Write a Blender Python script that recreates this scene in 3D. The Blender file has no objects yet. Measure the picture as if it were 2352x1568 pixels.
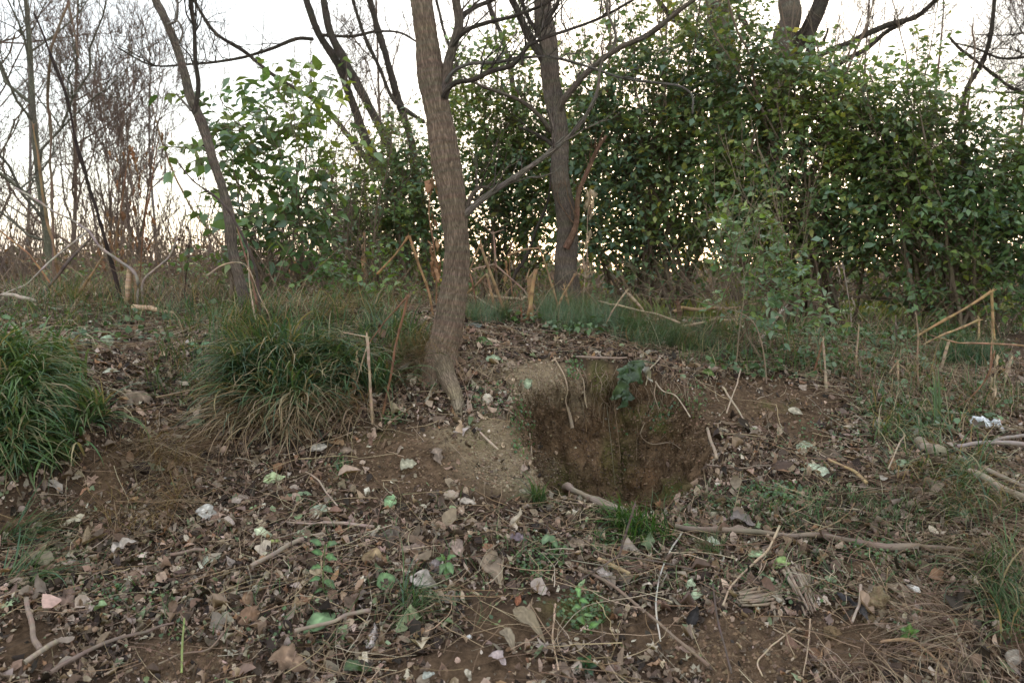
import bpy, math, random
import numpy as np
from math import radians as RAD

# ------------------------------------------------------------------ camera, sky, light
sc = bpy.context.scene
CAM = np.array([0.0, 0.0, 1.3]); F = 2352*28/36.0; PITCH = math.atan(164/F)
cam = bpy.data.objects.new('camera', bpy.data.cameras.new('camera'))
sc.collection.objects.link(cam); sc.camera = cam
cam.location = CAM; cam.rotation_euler = (math.pi/2-PITCH, 0, 0)
cam.data.lens = 28; cam.data.sensor_width = 36; cam.data.clip_start = 0.05; cam.data.clip_end = 2000
cam.data.dof.use_dof = True; cam.data.dof.focus_distance = 3.5; cam.data.dof.aperture_fstop = 4.5

CLOUD = 3.6
SUN_EL, SUN_AZ = 6.0, 12.0          # low sun behind the shrubs, a little to the right
w = bpy.data.worlds.new('World'); sc.world = w; w.use_nodes = True
nt = w.node_tree; nt.nodes.clear()
sky = nt.nodes.new('ShaderNodeTexSky'); sky.sky_type = 'NISHITA'; sky.sun_disc = False
sky.sun_elevation = RAD(SUN_EL); sky.sun_rotation = RAD(SUN_AZ)
sky.air_density = 1.0; sky.dust_density = 1.0; sky.ozone_density = 1.0
hs = nt.nodes.new('ShaderNodeHueSaturation'); hs.inputs['Saturation'].default_value = 0.7
bg = nt.nodes.new('ShaderNodeBackground'); bg.inputs['Strength'].default_value = 0.15
wo = nt.nodes.new('ShaderNodeOutputWorld')
nt.links.new(sky.outputs[0], hs.inputs['Color']); cl = nt.nodes.new('ShaderNodeTexNoise'); cl.inputs['Scale'].default_value = 2.2; cl.inputs['Detail'].default_value = 4
tc = nt.nodes.new('ShaderNodeTexCoord'); mpw = nt.nodes.new('ShaderNodeMapping'); mpw.inputs['Scale'].default_value = (1, 1, 3)
nt.links.new(tc.outputs['Generated'], mpw.inputs[0]); nt.links.new(mpw.outputs[0], cl.inputs['Vector'])
cr_ = nt.nodes.new('ShaderNodeMapRange'); cr_.inputs['To Min'].default_value = CLOUD*.6; cr_.inputs['To Max'].default_value = CLOUD*1.4
nt.links.new(cl.outputs[0], cr_.inputs['Value'])
cs = nt.nodes.new('ShaderNodeVectorMath'); cs.operation = 'SCALE'; cs.inputs[0].default_value = (.98, .985, 1.03); nt.links.new(cr_.outputs[0], cs.inputs['Scale'])
wm = nt.nodes.new('ShaderNodeVectorMath'); wm.operation = 'ADD'      # clear sky seen through an even layer of thin cloud
nt.links.new(hs.outputs[0], wm.inputs[0]); nt.links.new(cs.outputs[0], wm.inputs[1]); nt.links.new(wm.outputs[0], bg.inputs[0]); nt.links.new(bg.outputs[0], wo.inputs[0])
sun = bpy.data.objects.new('sun', bpy.data.lights.new('sun', 'SUN')); sc.collection.objects.link(sun)
sun.data.energy = 0.5; sun.data.angle = RAD(10); sun.data.color = (1, .85, .65)
sun.rotation_euler = (RAD(90-SUN_EL), 0, RAD(180-SUN_AZ)); sun.location = (2, 20, 6)
sc.view_settings.view_transform = 'Standard'; sc.view_settings.look = 'None'
sc.view_settings.gamma = 1; sc.view_settings.use_curve_mapping = False
sc.view_settings.exposure = 0.85
sc.render.engine = 'CYCLES'
sc.cycles.max_bounces = 6; sc.cycles.diffuse_bounces = 3; sc.cycles.glossy_bounces = 2
sc.cycles.transmission_bounces = 4; sc.cycles.transparent_max_bounces = 4

import time; _T0 = time.time()
rng = np.random.default_rng(7); random.seed(7)
U = lambda a, b, n=None: rng.uniform(a, b, n)

# ------------------------------------------------------------------ projection helpers
cp, sp = math.cos(PITCH), math.sin(PITCH)
def ray(u, v):
    a = (np.asarray(u, float)-1176)/F; b = (784-np.asarray(v, float))/F
    return np.stack([a, cp+b*sp, -sp+b*cp], -1)
def P(u, v, y):
    d = ray(u, v); return CAM + d*(np.asarray(y, float)/d[..., 1])[..., None]
def proj(p):
    q = p-CAM; dep = q[..., 1]*cp-q[..., 2]*sp; up = q[..., 1]*sp+q[..., 2]*cp
    dep = np.maximum(dep, .05)
    return 1176+F*q[..., 0]/dep, 784-F*up/dep
def sstep(a, b, x):
    t = np.clip((x-a)/(b-a), 0, 1); return t*t*(3-2*t)
def norm(v):
    return v/np.maximum(np.linalg.norm(v, axis=-1, keepdims=True), 1e-9)

# ------------------------------------------------------------------ noise
def _hash(i, j, k, s):
    h = (i*374761393 + j*668265263 + k*2147483647 + s*1274126177).astype(np.int64) & 0xffffffff
    h = ((h ^ (h >> 13))*1274126177) & 0xffffffff
    h = (h ^ (h >> 16)) & 0xffffffff
    h = (h*2246822519) & 0xffffffff
    return ((h ^ (h >> 15)) & 0xffffff)/float(0xffffff)*2-1
def vnoise(p, seed=0):
    p = np.asarray(p, float); i = np.floor(p).astype(np.int64); f = p-i; f = f*f*f*(f*(f*6-15)+10)
    r = 0
    for a in (0, 1):
        for b in (0, 1):
            for c in (0, 1):
                wgt = (f[..., 0] if a else 1-f[..., 0])*(f[..., 1] if b else 1-f[..., 1])*(f[..., 2] if c else 1-f[..., 2])
                r = r+wgt*_hash(i[..., 0]+a, i[..., 1]+b, i[..., 2]+c, seed)
    return r
def fbm(p, o=4, seed=0, g=.5):
    r, a = 0, 1.0
    for k in range(o):
        r = r+a*vnoise(p*(2.03**k)+k*17.3, seed+k); a *= g
    return r
def n2(x, y, s, o=3, seed=0):
    return fbm(np.stack([x*s, y*s, np.zeros_like(x)+.5], -1), o, seed)

# ------------------------------------------------------------------ ground form
ctrl = [ # u, v, depth
 (0,1568,2.15),(600,1568,2.1),(1200,1568,2.08),(1800,1568,2.1),(2352,1568,2.2),
 (0,1400,2.42),(600,1400,2.42),(1200,1400,2.42),(1800,1400,2.42),(2352,1400,2.45),
 (200,1260,2.78),(700,1260,2.78),(1200,1250,2.8),(1700,1260,2.78),(2200,1260,2.75),
 (60,1180,2.95),(230,1180,3.0),(450,1160,3.08),(650,1130,3.15),(900,1120,3.12),(1150,1170,3.08),(1350,1175,3.12),(1550,1175,3.12),(1800,1170,3.05),(2100,1150,3.05),(2340,1170,2.95),
 (80,960,3.15),(60,810,3.55),(220,960,3.35),(240,820,3.9),(0,700,5.2),(200,735,5.0),
 (400,1040,3.35),(380,900,3.8),(330,800,4.4),(280,690,5.6),
 (640,860,3.72),(650,720,4.3),(640,1030,3.38),(520,760,4.2),(800,900,3.68),(900,840,3.95),(780,760,4.3),
 (900,960,3.52),(900,1050,3.3),(1060,1050,3.3),(1040,930,3.68),(1020,800,4.0),(1150,920,3.7),(1150,1020,3.45),
 (1250,835,4.05),(1250,770,4.5),(1450,830,4.05),(1500,750,5.0),(1580,870,4.02),(1700,840,4.4),
 (1720,990,3.62),(1700,910,3.9),(1680,1080,3.3),(1900,1000,3.62),(1900,850,4.4),(1900,785,5.2),
 (2250,970,3.85),(2320,860,4.6),(2300,785,5.6),(2300,1070,3.3),(2000,1080,3.3),
 (2000,745,8.0),(1500,735,7.0),(1200,705,7.0),(900,690,6.5),(600,665,7.5),(200,655,8.0),(2340,740,8.0)]
C = np.array(ctrl, float); CP3 = P(C[:, 0], C[:, 1], C[:, 2])
extra = np.array([[-2.5,1.2,-.05],[0,1.2,-.08],[2.5,1.2,-.05],[-2.5,0,-.15],[2.5,0,-.15],[0,0,-.2],[-4,3,.5],[4,3,.5],[-5,5.5,1.0],[5.5,5.5,.85],[-3,2,.12],[3,2,.12],[-6,8,1.1],[6,8,.9]])
CP3 = np.vstack([CP3, extra])
def _phi(r2): return np.where(r2 > 1e-12, .5*r2*np.log(np.maximum(r2, 1e-12)), 0)
X = CP3[:, :2]; n = len(X)
A = _phi(((X[:, None]-X[None])**2).sum(-1)) + np.eye(n)*0.01
Pm = np.hstack([np.ones((n, 1)), X]); M = np.block([[A, Pm], [Pm.T, np.zeros((3, 3))]])
sol = np.linalg.solve(M, np.concatenate([CP3[:, 2], np.zeros(3)]))
GX = np.arange(-13, 13.01, .04); GY = np.arange(-9, 17.01, .04)
gx, gy = np.meshgrid(GX, GY, indexing='ij'); q = np.stack([gx.ravel(), gy.ravel()], -1)
HB = np.zeros(len(q))
for s in range(0, len(q), 60000):
    qq = q[s:s+60000]; HB[s:s+60000] = _phi(((qq[:, None]-X[None])**2).sum(-1))@sol[:n] + sol[n]+qq@sol[n+1:]
HB = HB.reshape(gx.shape)
def rbf(x, y):
    fx = np.clip((x+13)/.04, 0, len(GX)-1.001); fy = np.clip((y+9)/.04, 0, len(GY)-1.001)
    i = fx.astype(int); j = fy.astype(int); a = fx-i; b = fy-j
    return (HB[i, j]*(1-a)+HB[i+1, j]*a)*(1-b)+(HB[i, j+1]*(1-a)+HB[i+1, j+1]*a)*b
def far_h(x, y):
    z = 1.3 + (-.2-.2*sstep(-3, 3, x))*sstep(2, 6, y) - 1.45*(1-sstep(0, 4, y))
    return z - 1.15*sstep(8, 32, y)
PITC = (.46, 3.62)
def pit_r(x, y):
    dx, dy = x-PITC[0], y-PITC[1]
    r = (np.abs(dx/.46)**2.3+np.abs(dy/.47)**2.3)**(1/2.3)
    return r + .07*n2(x, y, 4.5, 2, 5) + .03*n2(x, y, 14, 2, 8)
def pit_prof(r): return np.clip((1-r)/.40, 0, 1)**.8
def ground_lo(x, y):
    x = np.asarray(x, float); y = np.asarray(y, float)
    d = np.hypot(x, (y-4)*1.0); k = sstep(5.0, 9.0, d)
    b = rbf(x, y)*(1-k)+far_h(x, y)*k
    s = pit_prof(pit_r(x, y))
    fl = 1.3-1.25+.08*n2(x, y, 5, 2, 3)
    return b*(1-s)+fl*s
def pit_s(x, y): return pit_prof(pit_r(x, y))
def _gh(x, y):
    nf = 1-sstep(10, 30, np.hypot(x, y))
    return ground_lo_exact(x, y) + (.030*n2(x, y, 3.1, 3, 11)+.006*n2(x, y, 17, 2, 21))*(.4+.6*nf)
ground_lo_exact = ground_lo
def _tab(fn, x0, x1, y0, y1, st):
    X_ = np.arange(x0, x1+st, st); Y_ = np.arange(y0, y1+st, st); a_, b_ = np.meshgrid(X_, Y_, indexing='ij'); T_ = fn(a_, b_)
    def f(x, y):
        x = np.asarray(x, float); y = np.asarray(y, float); x, y = np.broadcast_arrays(x, y)
        fx = np.clip((x-x0)/st, 0, len(X_)-1.001); fy = np.clip((y-y0)/st, 0, len(Y_)-1.001); i = fx.astype(int); j = fy.astype(int); a = fx-i; b = fy-j
        r = (T_[i, j]*(1-a)+T_[i+1, j]*a)*(1-b)+(T_[i, j+1]*(1-a)+T_[i+1, j+1]*a)*b
        o = (x < x0) | (x > x1) | (y < y0) | (y > y1)
        if np.any(o): r = np.array(r); r[o] = fn(x[o], y[o])
        return r
    return f
_gl_near = _tab(ground_lo_exact, -4, 4, .8, 6.4, .02)
_gh_near = _tab(_gh, -4, 4, .8, 6.4, .02)
_gl_tab = _tab(ground_lo_exact, -16, 16, -1, 24, .08); _gh_tab = _tab(_gh, -16, 16, -1, 24, .08)
def _two(n_, f_, x, y):
    x = np.asarray(x, float); y = np.asarray(y, float); x, y = np.broadcast_arrays(x, y)
    k = (np.abs(x) < 4) & (y > .8) & (y < 6.4)
    r = np.empty(x.shape); r[k] = n_(x[k], y[k]); r[~k] = f_(x[~k], y[~k]); return r
def ground_lo(x, y): return _two(_gl_near, _gl_tab, x, y)
def ground_h(x, y): return _two(_gh_near, _gh_tab, x, y)
def gnormal(x, y, e=.02):
    return norm(np.stack([-(ground_lo(x+e, y)-ground_lo(x-e, y))/(2*e), -(ground_lo(x, y+e)-ground_lo(x, y-e))/(2*e), np.ones_like(x)], -1))
_YS = np.concatenate([np.arange(1.3, 5, .02), np.arange(5, 14, .06), np.arange(14, 60, .5)])
def G(u, v):
    """ground point seen at picture point(s) u, v"""
    u = np.atleast_1d(np.asarray(u, float)); v = np.atleast_1d(np.asarray(v, float))
    d = ray(u, v); d = d/d[:, 1:2]; best = np.full(len(u), 12.0)
    for s_ in range(0, len(u), 4000):
        dd = d[s_:s_+4000]; g = CAM[2]+dd[:, 2:3]*_YS[None]-ground_h(dd[:, 0:1]*_YS[None], np.repeat(_YS[None], len(dd), 0))
        neg = g <= 0; neg[:, 0] = False; hit = neg.any(1); k = np.where(hit, neg.argmax(1), 1); i_ = np.arange(len(dd))
        g0, g1 = g[i_, k-1], g[i_, k]; t_ = np.clip(g0/np.maximum(g0-g1, 1e-9), 0, 1)
        best[s_:s_+4000] = np.where(hit, _YS[k-1]+(_YS[k]-_YS[k-1])*t_, 12.0)
    return CAM+d*best[:, None]
def G1(u, v): return G([u], [v])[0]

# ------------------------------------------------------------------ mesh builder
class MB:
    def __init__(s): s.v = []; s.c = []; s.t = []; s.q3 = []; s.q4 = []; s.n = 0
    def add(s, v, faces, col, tuv=None):
        v = np.asarray(v, float).reshape(-1, 3); k = len(v)
        col = np.broadcast_to(np.asarray(col, float), (k, 3))
        s.v.append(v); s.c.append(col); s.t.append(v*0 if tuv is None else tuv.reshape(-1, 3))
        for f in (faces if isinstance(faces, (list, tuple)) else [faces]):
            f = np.asarray(f)
            if len(f): (s.q4 if f.shape[1] == 4 else s.q3).append(f+s.n)
        s.n += k; return s
    def mesh(s, name, origin=(0, 0, 0), smooth=True):
        v = np.concatenate(s.v)-np.asarray(origin); c = np.concatenate(s.c); t = np.concatenate(s.t)
        me = bpy.data.meshes.new(name)
        q4 = np.concatenate(s.q4) if s.q4 else np.zeros((0, 4), int); q3 = np.concatenate(s.q3) if s.q3 else np.zeros((0, 3), int)
        idx = np.concatenate([q4.ravel(), q3.ravel()]).astype(np.int32)
        tot = np.concatenate([np.full(len(q4), 4), np.full(len(q3), 3)]).astype(np.int32)
        st = np.concatenate([[0], np.cumsum(tot)[:-1]]).astype(np.int32)
        me.vertices.add(len(v)); me.vertices.foreach_set('co', v.astype(np.float32).ravel())
        me.loops.add(len(idx)); me.loops.foreach_set('vertex_index', idx)
        me.polygons.add(len(tot)); me.polygons.foreach_set('loop_start', st); me.polygons.foreach_set('loop_total', tot)
        me.polygons.foreach_set('use_smooth', np.full(len(tot), smooth))
        a = me.attributes.new('col', 'FLOAT_COLOR', 'POINT')
        a.data.foreach_set('color', np.hstack([np.clip(c, 0, 1), np.ones((len(c), 1))]).astype(np.float32).ravel())
        a = me.attributes.new('tuv', 'FLOAT_VECTOR', 'POINT'); a.data.foreach_set('vector', t.astype(np.float32).ravel())
        me.update(calc_edges=True); return me
def setp(o, label=None, cat=None, group=None, kind=None):
    for k, val in (('label', label), ('category', cat), ('group', group), ('kind', kind)):
        if val: o[k] = val
    return o
def obj(name, mb, mat, parent=None, loc=None, smooth=True):
    loc = np.array(parent.location) if parent is not None and loc is None else (np.zeros(3) if loc is None else np.asarray(loc, float))
    o = bpy.data.objects.new(name, mb.mesh(name, loc, smooth)); o.data.materials.append(mat)
    sc.collection.objects.link(o)
    if parent is not None:
        o.parent = parent; o.location = loc-np.array(parent.location)
    else: o.location = loc
    return o
def thing(name, label, cat, loc, group=None):
    o = bpy.data.objects.new(name, None); sc.collection.objects.link(o); o.location = [float(a) for a in loc]
    o.empty_display_size = .1
    return setp(o, label, cat, group)

# ------------------------------------------------------------------ shapes
def tubes(mb, Pm, R, sides, col, cap=False, rough=0.0, off=None):
    """Pm [M,K,3], R [M,K]"""
    Pm = np.asarray(Pm, float); R = np.asarray(R, float)
    if Pm.ndim == 2: Pm = Pm[None]; R = R[None]
    if cap:
        e = norm(Pm[:, -1]-Pm[:, -2])*1e-4
        Pm = np.concatenate([Pm, Pm[:, -1:]+e[:, None]*5], 1); R = np.concatenate([R, R[:, -1:]*.02], 1)
    M_, K = R.shape
    T = np.gradient(Pm, axis=1); T = norm(T)
    mt = norm(T.mean(1)); ref = np.where(np.abs(mt[:, 2:3]) > .8, [[1.0, 0, 0]], [[0, 0, 1.0]])
    N = norm(np.cross(T, ref[:, None])); B = np.cross(T, N)
    th = np.linspace(0, 2*np.pi, sides, endpoint=False)
    cs, sn = np.cos(th), np.sin(th)
    RR = np.repeat(R[..., None], sides, -1)
    L = np.concatenate([np.zeros((M_, 1)), np.cumsum(np.linalg.norm(np.diff(Pm, axis=1), axis=-1), 1)], 1)
    o = (U(0, 50, M_) if off is None else np.full(M_, off))
    tuv = np.stack([RR*cs, RR*sn, np.repeat((L+o[:, None])[..., None], sides, -1)], -1)
    if rough:
        q_ = tuv*np.array([1, 1, .18])
        RR = RR+rough*(1-2*np.abs(vnoise(q_*62, 3))) + rough*1.6*vnoise(tuv*np.array([9, 9, 5]), 4)+rough*.6*vnoise(tuv*60, 9)
    V = Pm[:, :, None]+RR[..., None]*(N[:, :, None]*cs[None, None, :, None]+B[:, :, None]*sn[None, None, :, None])
    base = (np.arange(M_)*K*sides)[:, None, None]; a = (np.arange(K-1)*sides)[None, :, None]; s = np.arange(sides)[None, None]
    s2 = (s+1) % sides
    f = np.stack([base+a+s, base+a+s2, base+a+sides+s2, base+a+sides+s], -1).reshape(-1, 4)
    col = np.asarray(col, float)
    if cap and col.ndim == 2 and len(col) == K-1: col = np.vstack([col, col[-1:]])
    if col.ndim == 2 and len(col) == M_: col = np.repeat(col, K*sides, 0)
    elif col.ndim == 2 and len(col) == K: col = np.repeat(col, sides, 0)
    mb.add(V, f, col, tuv)
def cr(pts, n, sharp=False):
    """resample a polyline, smooth (catmull-rom) unless sharp"""
    p = np.asarray(pts, float); seg = np.linalg.norm(np.diff(p[:, :3], axis=0), axis=1)
    L = np.concatenate([[0], np.cumsum(seg)]); t = np.linspace(0, L[-1], n)
    if sharp or len(p) < 3: return np.stack([np.interp(t, L, p[:, k]) for k in range(p.shape[1])], -1)
    m = np.gradient(p, L, axis=0); i = np.clip(np.searchsorted(L, t, 'right')-1, 0, len(p)-2)
    h = (L[i+1]-L[i])[:, None]; s = ((t-L[i])[:, None])/h
    return (2*s**3-3*s**2+1)*p[i]+(s**3-2*s**2+s)*h*m[i]+(-2*s**3+3*s**2)*p[i+1]+(s**3-s**2)*h*m[i+1]

def leaves(mb, pos, ax, nrm, ln, wr, col, tpl='ovate', curl=.3, fold=.25, crump=0.0):
    """many leaves: pos[N,3] base, ax axis, nrm normal, ln length"""
    N_ = len(pos)
    if tpl == 'ovate':
        rows = [(.12, .6), (.38, 1.0), (.74, .52)]
        pt = [(0, 0)]+[(s*w_*.5, t) for t, w_ in rows for s in (-1, 0, 1)]+[(0, 1)]
        f3 = [(0, 2, 1), (0, 3, 2), (7, 8, 10), (8, 9, 10)]; f4 = [(1, 2, 5, 4), (2, 3, 6, 5), (4, 5, 8, 7), (5, 6, 9, 8)]
    elif tpl == 'simple':
        pt = [(0, 0), (-.5, .42), (0, .45), (.5, .42), (0, 1)]; f3 = [(0, 2, 1), (0, 3, 2), (1, 2, 4), (2, 3, 4)]; f4 = []
    elif tpl == 'scrap':
        pt = [(0, 0), (-.5, .2), (.1, .35), (.42, .1), (-.35, .75), (.5, .7), (.05, 1)]
        f3 = [(0, 2, 1), (0, 3, 2), (1, 2, 4), (2, 3, 5), (2, 5, 6), (2, 6, 4)]; f4 = []
    else:
        ang = np.linspace(0, 2*np.pi, 14, endpoint=False); rr = np.where(np.arange(14) % 2 == 0, .55, .27); rr[7] = .4
        pt = [(0, .5)]+[(math.sin(a)*r_*1.0, .5-math.cos(a)*r_) for a, r_ in zip(ang+math.pi, rr)]
        f3 = [(0, 1+i, 1+(i+1) % 14) for i in range(14)]; f4 = []
    pt = np.array(pt, float); K = len(pt)
    ln = np.broadcast_to(ln, N_); wr = np.broadcast_to(wr, N_); curl = np.broadcast_to(curl, N_); fold = np.broadcast_to(fold, N_)
    x = pt[None, :, 0]*wr[:, None]; t = np.repeat(pt[None, :, 1], N_, 0)
    ca = curl[:, None]*t; sc_ = np.where(np.abs(curl[:, None]) > 1e-3, np.sin(ca)/np.where(np.abs(curl[:, None]) > 1e-3, curl[:, None], 1), t)
    cz = np.where(np.abs(curl[:, None]) > 1e-3, (np.cos(ca)-1)/np.where(np.abs(curl[:, None]) > 1e-3, curl[:, None], 1), 0)
    z = cz+fold[:, None]*np.abs(x)
    if np.any(crump): z = z+U(-1, 1, (N_, K))*np.broadcast_to(crump, N_)[:, None]; x = x+U(-1, 1, (N_, K))*np.broadcast_to(crump, N_)[:, None]*.6
    ax = norm(ax); sd = norm(np.cross(ax, nrm)); nn = np.cross(sd, ax)
    V = pos[:, None]+ln[:, None, None]*(x[..., None]*sd[:, None]+sc_[..., None]*ax[:, None]+z[..., None]*nn[:, None])
    b = (np.arange(N_)*K)[:, None, None]; fs = []
    if f3: fs.append((b+np.array(f3)[None]).reshape(-1, 3))
    if f4: fs.append((b+np.array(f4)[None]).reshape(-1, 4))
    col = np.asarray(col, float)
    if col.ndim == 2: col = np.repeat(col, K, 0)
    tuv = np.stack([np.broadcast_to(x, (N_, K)), t, np.repeat(U(0, 100, N_)[:, None], K, 1)], -1)
    mb.add(V, fs, col, tuv)

def blades(mb, base, az, ln, lean, droop, wd, col, K=7, drape=True, dry=0.0):
    N_ = len(base); t = np.linspace(0, 1, K)[None]
    ang = lean[:, None]+droop[:, None]*t**1.4; ds = (ln/(K-1))[:, None]
    h = np.concatenate([np.zeros((N_, 1)), np.cumsum(np.sin(ang[:, :-1])*ds, 1)], 1)
    z = np.concatenate([np.zeros((N_, 1)), np.cumsum(np.cos(ang[:, :-1])*ds, 1)], 1)
    azz = az[:, None]+U(-.5, .5, N_)[:, None]*t
    x = base[:, 0:1]+h*np.cos(azz); y = base[:, 1:2]+h*np.sin(azz); z = base[:, 2:3]+z
    if drape: z = np.maximum(z, ground_lo(x, y)+U(.004, .035, N_)[:, None]*np.minimum(1, t*3))
    wv = wd[:, None]*np.maximum(.06, (1-t**2.2))*np.minimum(1, .45+t*2)
    tw = U(-.9, .9, N_)[:, None]+U(-1, 1, N_)[:, None]*t
    sx = -np.sin(azz)*np.cos(tw)+np.cos(azz)*np.sin(tw)*.6; sy = np.cos(azz)*np.cos(tw)+np.sin(azz)*np.sin(tw)*.6; sz = np.sin(tw)*.5
    Pc = np.stack([x, y, z], -1); S = np.stack([sx, sy, sz], -1)*wv[..., None]*.5
    V = np.stack([Pc-S, Pc+S], 2).reshape(N_, K*2, 3)
    b = (np.arange(N_)*K*2)[:, None, None]; k = np.arange(K-1)*2
    f = (b+np.stack([k, k+1, k+3, k+2], -1)[None]).reshape(-1, 4)
    cc = np.repeat(col[:, None], K*2, 1)
    if dry:
        tt = np.repeat(np.linspace(0, 1, K), 2)[None, :, None]; dd = (U(0, 1, N_) < dry)[:, None, None]*np.clip((tt-.55)*2.2, 0, 1)
        cc = cc*(1-dd)+np.array([.33, .25, .14])*dd
    mb.add(V, f, cc.reshape(-1, 3), None)

# ------------------------------------------------------------------ materials
def mat(name, build):
    m = bpy.data.materials.new(name); m.use_nodes = True; t = m.node_tree; t.nodes.clear()
    out = t.nodes.new('ShaderNodeOutputMaterial'); build(t, out); return m
def N(t, ty, **kw):
    n_ = t.nodes.new(ty)
    for k, v_ in kw.items():
        if k in n_.inputs: n_.inputs[k].default_value = v_
        else: setattr(n_, k, v_)
    return n_
def attr(t, nm='col'): return N(t, 'ShaderNodeAttribute', attribute_name=nm)
def tint(t, colsock, facsock, lo, hi):
    """colour x a factor running lo..hi with facsock"""
    mr = N(t, 'ShaderNodeMapRange'); mr.inputs['To Min'].default_value = lo; mr.inputs['To Max'].default_value = hi
    t.links.new(facsock, mr.inputs['Value'])
    vm = N(t, 'ShaderNodeVectorMath', operation='SCALE'); t.links.new(colsock, vm.inputs[0]); t.links.new(mr.outputs[0], vm.inputs['Scale'])
    return vm.outputs[0]
def foliage(name, trans, rough, spec=.4, boost=1.6, scale=3.0, lo=.72, hi=1.28):
    def b(t, out):
        a = attr(t); tv = attr(t, 'tuv'); ns = N(t, 'ShaderNodeTexNoise', Scale=scale, Detail=3.0)
        t.links.new(tv.outputs['Vector'], ns.inputs['Vector'])
        c = tint(t, a.outputs['Color'], ns.outputs[0], lo, hi)
        p = N(t, 'ShaderNodeBsdfPrincipled', Roughness=rough); p.inputs['Specular IOR Level'].default_value = spec
        t.links.new(c, p.inputs['Base Color'])
        tr = N(t, 'ShaderNodeBsdfTranslucent'); vm = N(t, 'ShaderNodeVectorMath', operation='MULTIPLY'); vm.inputs[1].default_value = (boost*1.25, boost*1.15, boost*.45)
        t.links.new(c, vm.inputs[0]); t.links.new(vm.outputs[0], tr.inputs[0])
        mx = N(t, 'ShaderNodeMixShader', Fac=trans); t.links.new(p.outputs[0], mx.inputs[1]); t.links.new(tr.outputs[0], mx.inputs[2])
        t.links.new(mx.outputs[0], out.inputs[0])
    return mat(name, b)
M_leaf = foliage('green_leaf', .25, .38, .7, 1.35)
M_grass = foliage('grass_blade', .25, .5, .35, 1.3, 8)
M_litter = foliage('dry_leaf', .10, .7, .25, 1.0, 5, .45, 1.55)
M_dead = foliage('withered_leaf', .12, .8, .15, 1.0, 4)
def stemb(t, out, sc_=(260, 260, 14), lo=.6, hi=1.35, bump=.35, dist=.002):
    a = attr(t); tv = attr(t, 'tuv'); mp = N(t, 'ShaderNodeMapping'); mp.inputs['Scale'].default_value = sc_
    t.links.new(tv.outputs['Vector'], mp.inputs[0]); ns = N(t, 'ShaderNodeTexNoise', Scale=1.0, Detail=4.0, Roughness=.65)
    t.links.new(mp.outputs[0], ns.inputs['Vector']); n3 = N(t, 'ShaderNodeTexNoise', Scale=11.0, Detail=2.0); t.links.new(tv.outputs['Vector'], n3.inputs['Vector'])
    c = tint(t, tint(t, a.outputs['Color'], ns.outputs[0], lo, hi), n3.outputs[0], .7, 1.3)
    p = N(t, 'ShaderNodeBsdfPrincipled', Roughness=.8); p.inputs['Specular IOR Level'].default_value = .2
    bp = N(t, 'ShaderNodeBump', Strength=bump, Distance=dist); t.links.new(ns.outputs[0], bp.inputs['Height'])
    t.links.new(c, p.inputs['Base Color']); t.links.new(bp.outputs[0], p.inputs['Normal']); t.links.new(p.outputs[0], out.inputs[0])
M_stem = mat('dry_stem', lambda t, out: stemb(t, out, lo=.4, hi=1.55))
def barkb(t, out):
    a = attr(t); tv = attr(t, 'tuv')
    mp = N(t, 'ShaderNodeMapping'); mp.inputs['Scale'].default_value = (105, 105, 17); t.links.new(tv.outputs['Vector'], mp.inputs[0])
    n0 = N(t, 'ShaderNodeTexNoise', Scale=.6, Detail=2.0); t.links.new(mp.outputs[0], n0.inputs['Vector'])
    mxv = N(t, 'ShaderNodeVectorMath', operation='MULTIPLY_ADD'); mxv.inputs[1].default_value = (3.4, 3.4, 3.4)
    t.links.new(n0.outputs['Color'], mxv.inputs[0]); t.links.new(mp.outputs[0], mxv.inputs[2])
    vo = N(t, 'ShaderNodeTexVoronoi', feature='DISTANCE_TO_EDGE', Scale=.8); t.links.new(mxv.outputs[0], vo.inputs['Vector'])
    ns = N(t, 'ShaderNodeTexNoise', Scale=2.4, Detail=5.0, Roughness=.7); t.links.new(mp.outputs[0], ns.inputs['Vector'])
    mr = N(t, 'ShaderNodeMapRange'); mr.inputs['From Max'].default_value = .32; t.links.new(vo.outputs['Distance'], mr.inputs['Value'])
    ad = N(t, 'ShaderNodeMath', operation='MULTIPLY'); ad2 = N(t, 'ShaderNodeMath', operation='ADD')
    t.links.new(mr.outputs[0], ad.inputs[0]); ad.inputs[1].default_value = .34
    t.links.new(ad.outputs[0], ad2.inputs[0]); t.links.new(ns.outputs[0], ad2.inputs[1])
    n3 = N(t, 'ShaderNodeTexNoise', Scale=7.0, Detail=3.0); t.links.new(tv.outputs['Vector'], n3.inputs['Vector'])
    mq = N(t, 'ShaderNodeMapRange'); mq.inputs['From Min'].default_value = .33; mq.inputs['From Max'].default_value = .95; t.links.new(ad2.outputs[0], mq.inputs['Value'])
    c = tint(t, tint(t, a.outputs['Color'], mq.outputs[0], .34, 1.45), n3.outputs[0], .6, 1.4)
    p = N(t, 'ShaderNodeBsdfPrincipled', Roughness=.9); p.inputs['Specular IOR Level'].default_value = .15
    bp = N(t, 'ShaderNodeBump', Strength=1.0, Distance=.012); t.links.new(ad2.outputs[0], bp.inputs['Height'])
    t.links.new(c, p.inputs['Base Color']); t.links.new(bp.outputs[0], p.inputs['Normal']); t.links.new(p.outputs[0], out.inputs[0])
M_bark = mat('bark', barkb)
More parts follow.
